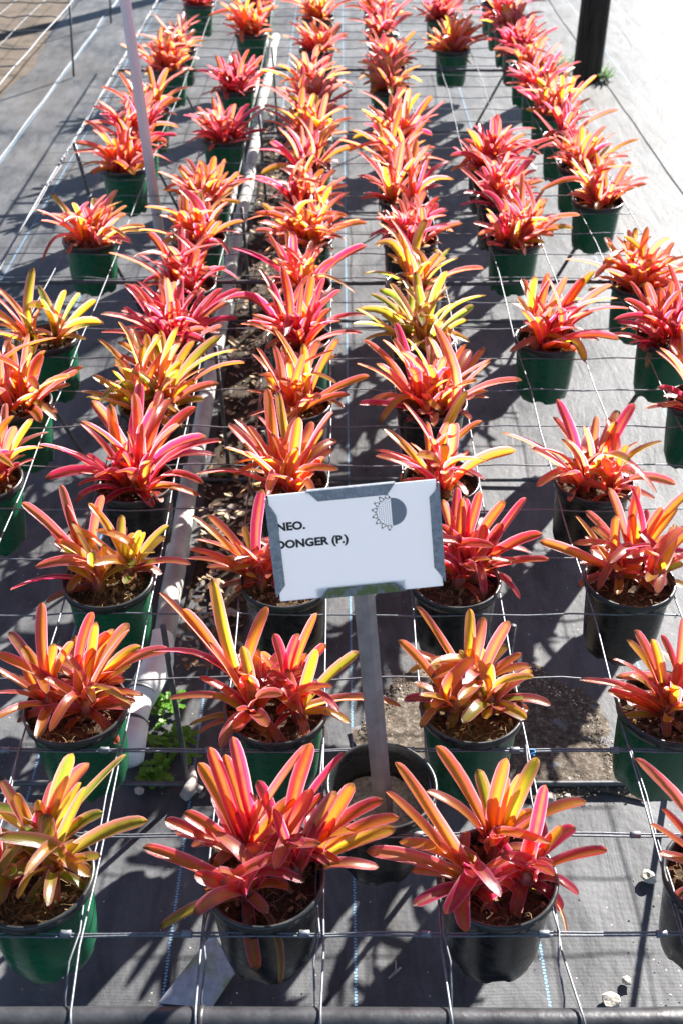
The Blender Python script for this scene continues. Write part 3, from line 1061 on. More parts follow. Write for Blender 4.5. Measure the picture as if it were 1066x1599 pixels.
near_plant(-0.60, 4, 'b', 'coral', 'B', [(379, 905), (440, 900), (460, 880)], [
    (385, 880, 301, 805, 'y', 0), (380, 865, 329, 805, 'o', 0), (390, 873, 308, 840, 'p', 1), (365, 892, 298, 856, 'p', 1), (360, 895, 296, 870, 'p', 1),
    (370, 903, 324, 884, 'p', 1), (395, 870, 410, 764, 'm', 0), (430, 855, 371, 831, 'o', 1), (370, 885, 370, 842, 'o', 1), (365, 890, 354, 869, 'l', 0),
    (390, 875, 405, 852, 'y', 0), (430, 885, 388, 880, 'p', 2), (405, 905, 377, 906, 'p', 3), (410, 897, 430, 918, 'r', 2), (390, 918, 347, 915, 'v', 1),
    (395, 925, 343, 967, 'd', 1), (450, 922, 487, 933, 'r', 2), (400, 870, 380, 822, 'l', 0), (460, 870, 520, 800, 'o', 0), (450, 860, 470, 770, 'r', 0),
    (465, 890, 540, 870, 'p', 1)], 110, 6)

near_plant(1.34, 4, 'b', 'red', 'C', [(716, 908), (745, 895), (720, 870)], [
    (710, 860, 689, 780, 'p', 0), (720, 860, 718, 778, 'o', 0), (745, 840, 726, 778, 'm', 0), (740, 810, 748, 768, 'r', 0), (752, 850, 785, 782, 'b', 0),
    (757, 865, 782, 817, 'r', 0), (780, 830, 819, 777, 'm', 0), (755, 868, 844, 832, 'r', 1), (755, 872, 801, 850, 'o', 1), (750, 893, 855, 873, 'r', 0),
    (733, 898, 810, 931, 'm', 2), (722, 915, 751, 939, 'b', 2), (740, 920, 775, 931, 'r', 2), (720, 885, 758, 841, 'r', 0), (710, 880, 694, 860, 'r', 1),
    (712, 895, 694, 869, 'm', 1), (712, 868, 731, 858, 'o', 3), (700, 800, 712, 761, 'm', 0), (776, 897, 798, 906, 'p', 2), (700, 880, 660, 820, 'r', 0), (690, 890, 640, 860, 'o', 1)], 111, 5)

near_plant(3.33, 4, 'b', 'coral', 'D', [(963, 900), (1016, 904), (985, 870)], [
    (955, 888, 840, 845, 'o', 0), (940, 865, 898, 806, 'y', 0), (957, 870, 956, 805, 'o', 0), (950, 830, 913, 798, 'p', 0), (975, 845, 946, 762, 'p', 0),
    (985, 860, 991, 759, 'r', 0), (1020, 830, 979, 759, 'm', 1), (1012, 850, 981, 789, 'y', 1), (972, 888, 1076, 862, 'm', 1), (980, 897, 1017, 924, 'o', 2),
    (945, 905, 900, 914, 'p', 2), (945, 897, 904, 878, 'r', 1), (950, 850, 921, 824, 'l', 0), (1025, 830, 1068, 769, 'o', 0), (1032, 835, 1053, 792, 'o', 0),
    (1005, 860, 1056, 834, 'y', 1), (1000, 865, 972, 819, 'r', 0), (1018, 915, 1034, 899, 'l', 1), (1025, 925, 1070, 915, 'y', 1), (1016, 902, 1064, 879, 'l', 1),
    (1025, 815, 1031, 792, 'v', 0), (950, 860, 924, 852, 'p', 3), (1040, 860, 1110, 800, 'o', 0), (1040, 880, 1120, 860, 'p', 1)], 112, 5)

# the rest of the bench: which cells hold a plant, read row by row from the photograph
REST = [
    (6, 'L', 'g', 'mix'), (6, 'A', 'b', 'red'), (6, 'B', 'b', 'orange'), (6, 'C', 'b', 'coral'), (6, 'D', 'b', 'coral'),
    (8, 'L', 'g', 'orange'), (8, 'A', 'b', 'yellow'), (8, 'B', 'b', 'orange'), (8, 'C', 'b', 'mix'), (8, 'E', 'g', 'coral'),
    (10, 'L', 'g', 'yellow'), (10, 'A', 'b', 'pink'), (10, 'B', 'g', 'red'), (10, 'C', 'b', 'green'), (10, 'D', 'g', 'mix'), (10, 'E', 'g', 'red'),
    (12, 'A', 'b', 'red'), (12, 'B', 'g', 'mix'), (12, 'C', 'b', 'yellow'), (12, 'E', 'g', 'orange'),
    (14, 'L', 'g', 'coral'), (14, 'A', 'g', 'mix'), (14, 'B', 'g', 'orange'), (14, 'C', 'b', 'pink'), (14, 'D', 'g', 'coral'),
    (16, 'A', 'g', 'orange'), (16, 'B', 'g', 'coral'), (16, 'C', 'g', 'mix'), (16, 'D', 'b', 'pink'), (16, 'E', 'g', 'orange'),
    (18, 'L', 'g', 'mix'), (18, 'B', 'g', 'coral'), (18, 'C', 'g', 'orange'), (18, 'D', 'b', 'red'), (18, 'E', 'g', 'coral'),
    (20, 'L', 'g', 'pink'), (20, 'A', 'g', 'pink'), (20, 'B', 'g', 'orange'), (20, 'C', 'b', 'coral'), (20, 'E', 'g', 'pink'),
    (22, 'L', 'g', 'orange'), (22, 'B', 'g', 'mix'), (22, 'E', 'g', 'coral'),
    (24, 'A', 'g', 'wine'), (24, 'B', 'g', 'coral'), (24, 'C', 'g', 'orange'), (24, 'E', 'g', 'pink'),
    (26, 'L', 'g', 'orange'), (26, 'C', 'g', 'coral'), (26, 'E', 'g', 'coral'),
    (28, 'L', 'g', 'coral'), (28, 'B', 'g', 'coral'), (28, 'D', 'g', 'orange'), (28, 'E', 'g', 'pink'),
    (30, 'A', 'g', 'orange'), (30, 'C', 'g', 'pink'), (30, 'E', 'g', 'coral'),
    (32, 'B', 'g', 'orange'), (32, 'C', 'g', 'coral'), (32, 'D', 'g', 'wine'), (32, 'E', 'g', 'pink'),
    (34, 'L', 'g', 'pink'), (34, 'A', 'g', 'coral'), (34, 'C', 'g', 'pink'), (34, 'E', 'g', 'coral'),
]
for i_, (k_, c_, pot_, st_) in enumerate(REST):
    r_ = random.Random(500 + i_ * 7)
    t_ = make_pot(COLX[c_] + r_.uniform(-0.02, 0.02), 5.94 + k_ + r_.uniform(-0.02, 0.02), pot_, r_)
    label_plant(t_, st_, pot_, c_, k_ // 2)
    nr = r_.choice((2, 3, 3, 4, 4, 5))
    psz = r_.uniform(0.92, 1.16) * (1.12 if nr == 2 else 1.0)
    a0 = r_.uniform(0, 6.28)
    for q in range(nr):
        a_ = a0 + q * 6.283 / nr
        rr_ = r_.uniform(0.14, 0.27)
        rel = (math.cos(a_) * rr_ * CELL, math.sin(a_) * rr_ * CELL, -0.05 * CELL)
        ks = STYLE[st_][0]
        random_rosette(t_, rel, r_.randint(9, 13), psz * r_.uniform(0.85, 1.18), ks, r_, (math.cos(a_) * 0.26 + r_.uniform(-0.22, 0.22), math.sin(a_) * 0.26 + r_.uniform(-0.22, 0.22)))

# ------------------------------------------------------------------ sign in its pot of sand
r_ = random.Random(77)
SX, SY = 0.40, 6.94
sp = make_pot(SX, SY, 'b', r_, "sign_pot", soil=False)
so_ = soil_mesh(9.1, -0.30, 0.46, 0.05)
so_.materials.append(M_SAND)
link("sand", so_, None, sp)
tag(sp, "black pot of pale sand and grit holding the sign post", "pot")

M_CARD = None
t_ = NT("white_plastic_card")
co_ = t_.coord()
nz_ = t_.noise(co_, 30, 3)
cc_ = t_.mix(t_.math('MULTIPLY', nz_, 0.25), (0.82, 0.83, 0.84), (0.74, 0.76, 0.78))
tr_ = t_.n("ShaderNodeBsdfTranslucent")
tr_.inputs[0].default_value = (0.80, 0.82, 0.85, 1)
mx_ = t_.n("ShaderNodeMixShader")
mx_.inputs[0].default_value = 0.34
t_.l(t_.pbsdf(cc_, 0.42, 0, 0.4), mx_.inputs[1])
t_.l(tr_.outputs[0], mx_.inputs[2])
M_CARD = t_.done(mx_.outputs[0])
M_INK = simple("black_ink", (0.012, 0.012, 0.014), (0.02, 0.02, 0.022), 90, 0.6)
M_GREYINK = simple("grey_ink", (0.25, 0.26, 0.28), (0.30, 0.31, 0.33), 90, 0.6)
M_HOLD = mat_galv("galvanised_holder", 0.85)
M_HOLD_L = mat_galv("lichened_holder", 0.62, 0.35)
M_POSTM = simple("dull_zinc_post", (0.20, 0.19, 0.18), (0.33, 0.32, 0.31), 35, 0.5, 0.25, 0.5, 0.15, 140)
BW, BH = 1.345 * CELL, 0.89 * CELL         # card size
sg = empty("plant_sign", P(SX + 0.03, SY - 0.02, ZW - 0.28))
sign_roll = math.radians(-4.7)
sg.rotation_euler = (math.radians(-3), sign_roll, math.radians(3))


def box_geo(x0, x1, y0, y1, z0, z1, verts, faces):
    b = len(verts)
    for z in (z0, z1):
        for (x, y) in ((x0, y0), (x1, y0), (x1, y1), (x0, y1)):
            verts.append(Vector((x, y, z)))
    faces += [tuple(b + i for i in f) for f in ((0, 3, 2, 1), (4, 5, 6, 7), (0, 1, 5, 4), (1, 2, 6, 5), (2, 3, 7, 6), (3, 0, 4, 7))]


def extr(poly, y0, y1):
    """prism of an x-z polygon between y0 and y1"""
    n = len(poly)
    v = [Vector((x, y0, z)) for x, z in poly] + [Vector((x, y1, z)) for x, z in poly]
    f = [tuple(range(n)), tuple(reversed(range(n, 2 * n)))]
    for i in range(n):
        j = (i + 1) % n
        f.append((i, i + n, j + n, j))
    return v, f


# post: a folded steel strip (shallow V section), flat at the foot
POSTH = 2.80 * CELL
pv, pf = [], []
pw = 0.088 * CELL
sec = [(-pw, 0.0), (-pw * 0.35, -0.028 * CELL), (pw * 0.35, -0.028 * CELL), (pw, 0.0), (pw, 0.014 * CELL), (-pw * 0.0, 0.0), (-pw, 0.014 * CELL)]
sec = [(-pw, 0.030 * CELL), (-pw * 0.30, -0.02 * CELL), (pw * 0.30, -0.02 * CELL), (pw, 0.030 * CELL), (pw, 0.042 * CELL), (pw * 0.28, -0.006 * CELL), (-pw * 0.28, -0.006 * CELL), (-pw, 0.042 * CELL)]
for z in (-0.10 * CELL, POSTH - 0.06 * CELL):
    for (x, y) in sec:
        pv.append(Vector((x, y, z)))
n_ = len(sec)
pf = [tuple(reversed(range(n_))), tuple(range(n_, 2 * n_))] + [(i, (i + 1) % n_, (i + 1) % n_ + n_, i + n_) for i in range(n_)]
link("post", mesh("post", pv, pf, False), M_POSTM, sg)

# head: frame tilted back towards the reader
head = bpy.data.objects.new("holder", None)
hv, hf = [], []
box_geo(-BW / 2 + 0.33 * CELL, BW / 2 - 0.31 * CELL, 0.006 * CELL, 0.018 * CELL, -0.014 * CELL, 0.075 * CELL, hv, hf)
head = link("holder", mesh("holder", hv, hf, False), M_HOLD, sg)
head.location = (-0.02 * CELL, -0.045 * CELL, POSTH - 0.125 * CELL)
head.rotation_euler = (math.radians(-14), 0, 0)
cv, cf = [], []
cx0 = -BW / 2 + 0.006 * CELL
box_geo(-BW / 2 + 0.012 * CELL, BW / 2 - 0.008 * CELL, -0.008 * CELL, 0.002 * CELL, -0.012 * CELL, BH + 0.008 * CELL, cv, cf)
link("card", mesh("card", cv, cf, False), M_CARD, head)
Yf, Yb = -0.026 * CELL, -0.014 * CELL


def lip(poly, mat):
    v, f = extr([(x * CELL, z * CELL) for x, z in poly], Yf, Yb)
    return link("holder_lip", mesh("holder_lip", v, f, False), mat, head)


hw, hh = BW / CELL / 2, BH / CELL
# folded lips: left, right, top, bottom (each joined to the backing by a thin return)
lip([(-hw - 0.016, 0.03), (-hw + 0.068, 0.13), (-hw + 0.068, hh - 0.17), (-hw + 0.035, hh - 0.10), (-hw - 0.016, hh - 0.02)], M_HOLD)
lip([(hw - 0.070, 0.16), (hw + 0.016, 0.03), (hw + 0.016, hh - 0.02), (hw - 0.02, hh - 0.08), (hw - 0.070, hh - 0.13)], M_HOLD)
lip([(-hw + 0.40, hh - 0.075), (hw - 0.40, hh - 0.075), (hw - 0.33, hh + 0.016), (-hw + 0.32, hh + 0.016)], M_HOLD)
lip([(-hw + 0.34, -0.018), (hw - 0.31, -0.018), (hw - 0.40, 0.065), (-hw + 0.41, 0.065)], M_HOLD_L)
rv, rf = [], []
for (x0, x1, z0, z1) in ((-hw - 0.016, -hw - 0.004, 0.03, hh - 0.02), (hw + 0.004, hw + 0.016, 0.03, hh - 0.02),
                         (-hw + 0.32, hw - 0.33, hh + 0.010, hh + 0.018), (-hw + 0.34, hw - 0.31, -0.022, -0.014)):
    box_geo(x0 * CELL, x1 * CELL, Yb, 0.019 * CELL, z0 * CELL, z1 * CELL, rv, rf)
link("holder_return", mesh("holder_return", rv, rf, False), M_HOLD, head)


def print_text(txt, x, z, size, bold=0.012):
    cu = bpy.data.curves.new("lettering", 'FONT')
    cu.body = txt
    cu.size = size
    cu.offset = bold * size
    cu.resolution_u = 4
    tmp = bpy.data.objects.new("lettering_tmp", cu)
    col.objects.link(tmp)
    bpy.context.view_layer.update()
    dg = bpy.context.evaluated_depsgraph_get()
    me = bpy.data.meshes.new_from_object(tmp.evaluated_get(dg))
    bpy.data.objects.remove(tmp)
    for v in me.vertices:
        v.co = Vector((v.co.x * 1.08, -0.0094 * CELL, v.co.y))
    me.materials.clear()
    o = link("lettering", me, M_INK, head)
    o.location = (x, 0, z)
    return o


TS = 0.092 * CELL
print_text("NEO.", (-hw + 0.050) * CELL, (hh - 0.295) * CELL, TS, 0.047)
print_text("DONGER (P.)", (-hw + 0.030) * CELL, (hh - 0.445) * CELL, TS, 0.047)
# sun-and-shade mark: dotted half disc with rays, grey half disc
scx, scz, sr = (hw - 0.375), (hh - 0.225), 0.118
gv, gf = [], []
gv.append(Vector((0, 0, 0)))
for i in range(17):
    a = -math.pi / 2 + math.pi * i / 16
    gv.append(Vector((math.cos(a) * sr * 1.02 * CELL, 0, math.sin(a) * sr * CELL)))
gf = [(0, i + 1, i + 2) for i in range(16)]
half = link("shade_half", mesh("shade_half", [v + Vector((0, -0.0094 * CELL, 0)) for v in gv], gf, False), M_GREYINK, head)
half.location = (scx * CELL, 0, scz * CELL)
dv, df = [], []


def flat_quad(x, z, s, verts, faces):
    b = len(verts)
    for (a, c_) in ((-s, -s), (s, -s), (s, s), (-s, s)):
        verts.append(Vector((x + a, -0.0096 * CELL, z + c_)))
    faces.append((b, b + 1, b + 2, b + 3))


def flat_line(x0, z0, x1, z1, w, verts, faces):
    d = Vector((x1 - x0, z1 - z0)).normalized()
    n = Vector((-d.y, d.x)) * w / 2
    b = len(verts)
    for (x, z) in ((x0 - n.x, z0 - n.y), (x1 - n.x, z1 - n.y), (x1 + n.x, z1 + n.y), (x0 + n.x, z0 + n.y)):
        verts.append(Vector((x, -0.0096 * CELL, z)))
    faces.append((b, b + 1, b + 2, b + 3))


st_ = 0.0165
for i in range(-9, 1):
    for j in range(-9, 10):
        x, z = (i + 0.1) * st_, (j + (0.5 if i % 2 else 0)) * st_
        if x < -0.004 and x * x + z * z < (sr * 0.93) ** 2:
            flat_quad(x * CELL, z * CELL, 0.0030 * CELL, dv, df)
NR = 8
for i in range(NR):
    a0 = math.pi / 2 + math.pi * (i + 0.05) / NR
    a1 = math.pi / 2 + math.pi * (i + 0.95) / NR
    am = (a0 + a1) / 2
    p0 = (math.cos(a0) * sr * 1.02, math.sin(a0) * sr * 1.02)
    p1 = (math.cos(a1) * sr * 1.02, math.sin(a1) * sr * 1.02)
    pm = (math.cos(am) * sr * 1.36, math.sin(am) * sr * 1.36)
    for (q0, q1) in ((p0, pm), (pm, p1), (p0, p1)):
        for (f0, f1) in ((0.0, 0.42), (0.52, 0.9)):
            flat_line((q0[0] + (q1[0] - q0[0]) * f0) * CELL, (q0[1] + (q1[1] - q0[1]) * f0) * CELL,
                      (q0[0] + (q1[0] - q0[0]) * f1) * CELL, (q0[1] + (q1[1] - q0[1]) * f1) * CELL, 0.0072 * CELL, dv, df)
rays = link("sun_half", mesh("sun_half", dv, df, False), M_INK, head)
rays.location = (scx * CELL, 0, scz * CELL)
tag(sg, "white plant name sign in a galvanised holder on a steel post", "sign")

# ------------------------------------------------------------------ white pipe on the ground under the bench
pp = empty("irrigation_pipe", P(-2.5, 10, 0))


def ppart(name, pts, rad, mat, sides=18):
    return tube(name, [p - pp.location for p in pts], rad, mat, pp, sides)


pr = 0.155
ppart("pipe", wobble_pts(P(-2.40, 10.9, pr + 0.16), P(-2.47, 14.5, pr + 0.02), 10, 0.04, 3.0) + wobble_pts(P(-2.46, 15.5, pr), P(-2.42, 46, pr), 40, 0.08, 4.0), pr * CELL, M_PVC_OLD)
ppart("elbow", [P(-2.45, 11.45, pr + 0.16), P(-2.40, 11.0, pr + 0.18), P(-2.47, 10.62, pr + 0.20), P(-2.56, 10.30, pr + 0.16)],
      [0.20 * CELL, 0.205 * CELL, 0.205 * CELL, 0.195 * CELL], M_PVC)
ppart("end_pipe", [P(-2.54, 10.42, pr + 0.18), P(-2.60, 9.98, pr + 0.12), P(-2.60, 9.62, pr + 0.02)], [0.178 * CELL, 0.178 * CELL, 0.178 * CELL], M_PVC)
ppart("end_cap", [P(-2.60, 9.92, pr + 0.11), P(-2.602, 9.68, pr + 0.05), P(-2.60, 9.45, pr + 0.0), P(-2.60, 9.40, pr)],
      [0.205 * CELL, 0.205 * CELL, 0.200 * CELL, 0.12 * CELL], M_PVC)
for yb in (10.42, 9.96):
    ppart("joint_ring", [P(-2.545 - (10.42 - yb) * 0.12, yb, pr + 0.175 - (10.42 - yb) * 0.14), P(-2.55 - (10.42 - yb) * 0.12, yb - 0.035, pr + 0.17 - (10.42 - yb) * 0.14)], 0.212 * CELL, M_LEG)
for yb in (13.4, 16.0, 19.5, 23.0, 27.0):
    ppart("coupling", [P(-2.455, yb, pr + 0.02), P(-2.455, yb + 0.28, pr + 0.02)], 0.185 * CELL, M_PVC_OLD)
tag(pp, "weathered white plastic pipe with elbow running on ground beneath bench", "pipe")
bp = tube("grey_pipe", wobble_pts(P(-2.85, 12.2, 0.12), P(-2.78, 46, 0.12), 30, 0.1, 9.0), 0.085 * CELL, M_PVC_OLD, None, 10)
tag(bp, "thin brownish pipe lying along the left of the white pipe", "pipe")

# white pole, leaning a little
q0, q1 = P(-3.72, 22.85, 0.0), P(-4.75, 22.6, 22.0)
wp = empty("white_pole", q0)
tube("shaft", [Vector((0, 0, 0)), (q1 - q0) * 0.5, q1 - q0], 0.108 * CELL, M_POLE, wp, 20)
tube("ground_sleeve", [Vector((0, 0, 0)), (q1 - q0) * 0.02], 0.15 * CELL, M_POLE, wp, 20)
tag(wp, "slender white round pole rising between the plants on the left", "pole")


# timber posts
def timber_post(x, y, rad, h, label, seed):
    t = empty("timber_post", P(x, y, 0))
    pts, rads = [], []
    verts, faces = [], []
    seg, rings = 28, 26
    for i in range(rings + 1):
        z = -0.05 + (h + 0.05) * i / rings
        for k in range(seg):
            a = 2 * math.pi * k / seg
            rr = rad * (1 - 0.05 * i / rings) * (1 + 0.05 * noise.noise((math.cos(a) * 2, math.sin(a) * 2, z * 1.2 + seed)) + 0.018 * noise.noise((math.cos(a) * 8, math.sin(a) * 8, z * 0.8)))
            verts.append((rr * math.cos(a), rr * math.sin(a), z))
    for i in range(rings):
        for k in range(seg):
            k2 = (k + 1) % seg
            faces.append((i * seg + k, i * seg + k2, (i + 1) * seg + k2, (i + 1) * seg + k))
    faces.append(tuple(rings * seg + k for k in range(seg)))
    m = NT("dark_treated_timber")
    co = m.coord()
    st = m.noise(m.mapping(co, (14, 14, 1.2)), 3.0, 5, 0.65, 0.6)
    cc = m.ramp(st, [(0.3, (0.014, 0.010, 0.007)), (0.6, (0.055, 0.040, 0.028)), (0.85, (0.13, 0.10, 0.07))])
    mat = m.done(m.pbsdf(cc, 0.8, 0, 0.3, m.bump(st, 0.6, 0.008)))
    link("trunk", mesh("timber", verts, faces), mat, t)
    tag(t, label, "post")
    return t


timber_post(8.72, 40.9, 0.50 * CELL, 3.2, "dark round timber post standing at the top right", 1.0)


# ------------------------------------------------------------------ loose things on the ground
M_GRIT = [simple("grit_tan", (0.20, 0.16, 0.11), (0.34, 0.29, 0.22), 90, 0.9), simple("grit_brown", (0.10, 0.06, 0.03), (0.20, 0.13, 0.07), 90, 0.9),
          simple("grit_pale", (0.55, 0.50, 0.42), (0.72, 0.68, 0.60), 90, 0.9), simple("grit_dark", (0.03, 0.02, 0.014), (0.07, 0.05, 0.03), 90, 0.9)]
M_SPILL = NT("spilt_potting_mix")
co_ = M_SPILL.coord()
n1 = M_SPILL.noise(co_, 90, 5, 0.7)
n2 = M_SPILL.noise(co_, 14, 4, 0.6)
cs = M_SPILL.ramp(n1, [(0.30, (0.022, 0.016, 0.011)), (0.52, (0.095, 0.075, 0.055)), (0.72, (0.24, 0.21, 0.17))])
hole = M_SPILL.ramp(n2, [(0.60, 0.0), (0.64, 1.0)])
cs = M_SPILL.mix(hole, cs, (0.15, 0.15, 0.155))
M_SPILL = M_SPILL.done(M_SPILL.pbsdf(cs, 0.9, 0, 0.25, M_SPILL.bump(n1, 0.8, 0.004)))

OUT = [(0.25, 10.1), (0.7, 11.0), (1.7, 11.35), (2.7, 11.25), (3.3, 10.6), (3.55, 9.6), (3.6, 9.0), (2.4, 8.92), (1.3, 9.02), (0.5, 9.3)]
sp_ = ground_patch("soil_spill", OUT, 0.002, M_SPILL, 0.0022, 8.0)
sp_["kind"] = "stuff"
tag(sp_, "brown spilt potting mix on the mat beyond the front right plants", "soil")


def inside(x, y, poly):
    c_ = False
    n = len(poly)
    for i in range(n):
        (x0, y0), (x1, y1) = poly[i], poly[(i + 1) % n]
        if (y0 > y) != (y1 > y) and x < (x1 - x0) * (y - y0) / (y1 - y0) + x0:
            c_ = not c_
    return c_


def chips(name, pts, mats, seed, flat=0.55):
    """one mesh of many small angular grains at pts (x, y, size) in cells"""
    r = random.Random(seed)
    verts, faces, mi = [], [], []
    for (x, y, s) in pts:
        e = Euler((r.uniform(-0.5, 0.5), r.uniform(-0.5, 0.5), r.uniform(0, 6.28)))
        b0 = len(verts)
        pc = P(x, y, 0.02)
        for q in ((1, 0, 0), (0.2, 0.9, 0), (-0.9, 0.3, 0), (-0.3, -0.8, 0), (0.1, 0.1, 1), (0, 0, -0.7)):
            w = Vector((q[0] * r.uniform(0.7, 1.3), q[1] * r.uniform(0.7, 1.3), q[2] * flat * r.uniform(0.6, 1.2))) * s * CELL
            w.rotate(e)
            verts.append(w + pc + Vector((0, 0, s * 0.3 * CELL)))
        faces += [tuple(b0 + v for v in f) for f in ((0, 1, 4), (1, 2, 4), (2, 3, 4), (3, 0, 4), (1, 0, 5), (2, 1, 5), (3, 2, 5), (0, 3, 5))]
        mi += [r.choices(range(len(mats)), [4, 4, 2, 3][:len(mats)])[0]] * 8
    me = mesh(name, verts, faces, False)
    for m in mats:
        me.materials.append(m)
    for p, i in zip(me.polygons, mi):
        p.material_index = i
    o = link(name, me)
    o["kind"] = "stuff"
    return o


r_ = random.Random(5)
pts = []
while len(pts) < 4200:
    x, y = r_.uniform(0.1, 3.8), r_.uniform(8.8, 11.5)
    w = noise.noise((x * 1.4, y * 1.4, 3.0)) + 0.5 * noise.noise((x * 4, y * 4, 1.0))
    if inside(x, y, OUT) and w > -0.35 + r_.uniform(-0.2, 0.3):
        pts.append((x, y, r_.uniform(0.007, 0.021)))
g_ = chips("grit", pts, M_GRIT, 21)
tag(g_, "loose grit and bark crumbs strewn over the spilt potting mix", "grit")
pts = [(r_.uniform(-6, 6), 6 + 22 * r_.random() ** 1.4, r_.uniform(0.006, 0.016)) for _ in range(900)]
g_ = chips("grit", pts, [M_GRIT[0], M_GRIT[1], M_GRIT[2]], 22)
tag(g_, "fine crumbs scattered thinly over the black mat under the bench", "grit")

# leaf litter along the pipe
M_LIT = [simple("dead_leaf_tan", (0.28, 0.19, 0.10), (0.48, 0.36, 0.22), 40, 0.85), simple("dead_leaf_brown", (0.07, 0.04, 0.02), (0.17, 0.10, 0.05), 40, 0.85),
         simple("dead_leaf_grey", (0.20, 0.17, 0.14), (0.36, 0.32, 0.27), 40, 0.85)]


def litter(name, spots, seed):
    r = random.Random(seed)
    verts, faces, mi = [], [], []
    for (x, y, s, z) in spots:
        e = Euler((r.uniform(-0.6, 0.6), r.uniform(-0.6, 0.6), r.uniform(0, 6.28)))
        b0 = len(verts)
        pc = P(x, y, 0.03 + z)
        curl = r.uniform(-0.4, 0.5)
        outline = [(-1, 0), (-0.45, 0.42), (0.3, 0.5), (1, 0.05), (0.35, -0.42), (-0.5, -0.45)]
        for q in outline + [(0, 0)]:
            w = Vector((q[0] * r.uniform(0.8, 1.2), q[1] * r.uniform(0.7, 1.3), curl * (q[0] ** 2 + q[1] ** 2) * 0.5)) * s * CELL
            w.rotate(e)
            verts.append(w + pc + Vector((0, 0, s * 0.25 * CELL)))
        faces += [(b0 + i, b0 + (i + 1) % 6, b0 + 6) for i in range(6)]
        mi += [r.choices((0, 1, 2), (4, 4, 2))[0]] * 6
    me = mesh(name, verts, faces, False)
    for m in M_LIT:
        me.materials.append(m)
    for p, i in zip(me.polygons, mi):
        p.material_index = i
    o = link(name, me)
    o["kind"] = "stuff"
    return o


spots = []
for _ in range(1500):
    y = 11.2 + 26 * r_.random() ** 1.2
    x = -1.75 + r_.gauss(0, 0.33) + 0.15 * math.sin(y * 0.8)
    if -2.25 < x < -0.9:
        spots.append((x, y, r_.uniform(0.03, 0.10), r_.uniform(0, 0.06)))
l_ = litter("leaf_litter", spots, 31)
tag(l_, "dry tan and brown leaf litter along the right of the white pipe", "leaf litter")
dark = ground_patch("soil_spill", [(-2.2, 11.5), (-1.35, 11.3), (-1.2, 16), (-1.3, 24), (-1.35, 34), (-2.2, 34), (-2.2, 22)], 0.001, simple("damp_humus", (0.02, 0.014, 0.009), (0.06, 0.042, 0.028), 30, 0.9, 0, 0.2, 0.6, 60), 0.002, 4.0)
dark["kind"] = "stuff"
tag(dark, "dark damp leaf mould under the litter beside the white pipe", "soil")


def stone(px, py, s, label, seed, flat=0.7, colr=None):
    q = on_height(px, py, 0)
    bm = bmesh.new()
    bmesh.ops.create_icosphere(bm, subdivisions=2, radius=1.0)
    r = random.Random(seed)
    for v in bm.verts:
        n = noise.noise((v.co.x * 1.6 + seed, v.co.y * 1.6, v.co.z * 1.6))
        n2 = noise.noise((v.co.x * 4 + seed, v.co.y * 4, v.co.z * 4))
        v.co *= 1 + 0.42 * n + 0.16 * n2
        v.co.z *= flat
        v.co *= s * CELL
    me = bpy.data.meshes.new("stone")
    bm.to_mesh(me)
    bm.free()
    o = link("stone", me, colr or M_STONE)
    o.location = P(q.x, q.y, 0) + Vector((0, 0, s * flat * 0.55 * CELL))
    o.rotation_euler = (0, 0, r.uniform(0, 6))
    tag(o, label, "stone", "loose stones on the mat")
    return o


M_STONE = simple("pale_limestone", (0.30, 0.27, 0.22), (0.48, 0.44, 0.38), 60, 0.9, 0, 0.2, 0.5, 180)
stone(1012, 1372, 0.08, "pale lump of stone left of the front right pot", 1)
stone(977, 1533, 0.05, "small pale pebble midway between rail and front right pot", 2)
stone(953, 1564, 0.10, "flat pale stone just behind the front rail, lower right", 3, 0.5)
stone(858, 1248, 0.075, "jagged pale chip at the edge of the spilt potting mix", 4, 0.55)
stone(885, 1246, 0.045, "little pale chip beside the green pot at right", 5, 0.9)
stone(736, 970 + 165, 0.045, "tiny pale pebble lying on the spilt potting mix", 6)
stone(218, 1236, 0.06, "grey crumb of stone by the dark foot bar below the weeds", 7)


# driftwood-like scrap by the weeds
def scrap(pts_px, rads, name, label, mat, cat="wood"):
    pts = []
    for (px, py, z) in pts_px:
        q = on_height(px, py, 0)
        pts.append(P(q.x, q.y, z))
    o0 = pts[0].copy()
    return pts, o0


M_WOOD = simple("bleached_wood", (0.20, 0.17, 0.15), (0.38, 0.34, 0.31), 30, 0.85, 0, 0.2, 0.6, 90)
pts, o0 = scrap([(287, 1252, 0.07), (298, 1242, 0.1), (303, 1225, 0.1), (301, 1205, 0.09)], None, "", "", None)
v, f = tube_geo([p - o0 for p in pts], [0.06 * CELL, 0.09 * CELL, 0.055 * CELL, 0.03 * CELL], 8)
b1 = [P(*on_height(303, 1235, 0)[:2], 0.09) - o0, P(*on_height(316, 1240, 0)[:2], 0.07) - o0]
tube_geo(b1, [0.055 * CELL, 0.045 * CELL], 7, v, f)
o_ = link("wood_scrap", mesh("wood_scrap", v, f), M_WOOD)
o_.location = o0
tag(o_, "grey bleached scrap of forked wood beside the small green weeds", "wood")
pts, o0 = scrap([(606, 1530, 0.03), (617, 1522, 0.05), (625, 1515, 0.05)], None, "", "", None)
v, f = tube_geo([p - o0 for p in pts], [0.012 * CELL, 0.016 * CELL, 0.010 * CELL], 5)
b1 = [pts[1] - o0, P(*on_height(617, 1505, 0)[:2], 0.06) - o0]
tube_geo(b1, [0.012 * CELL, 0.006 * CELL], 5, v, f)
o_ = link("twig", mesh("twig", v, f), M_WOOD)
o_.location = o0
tag(o_, "little forked dry twig on the mat left of the front red plant", "twig")

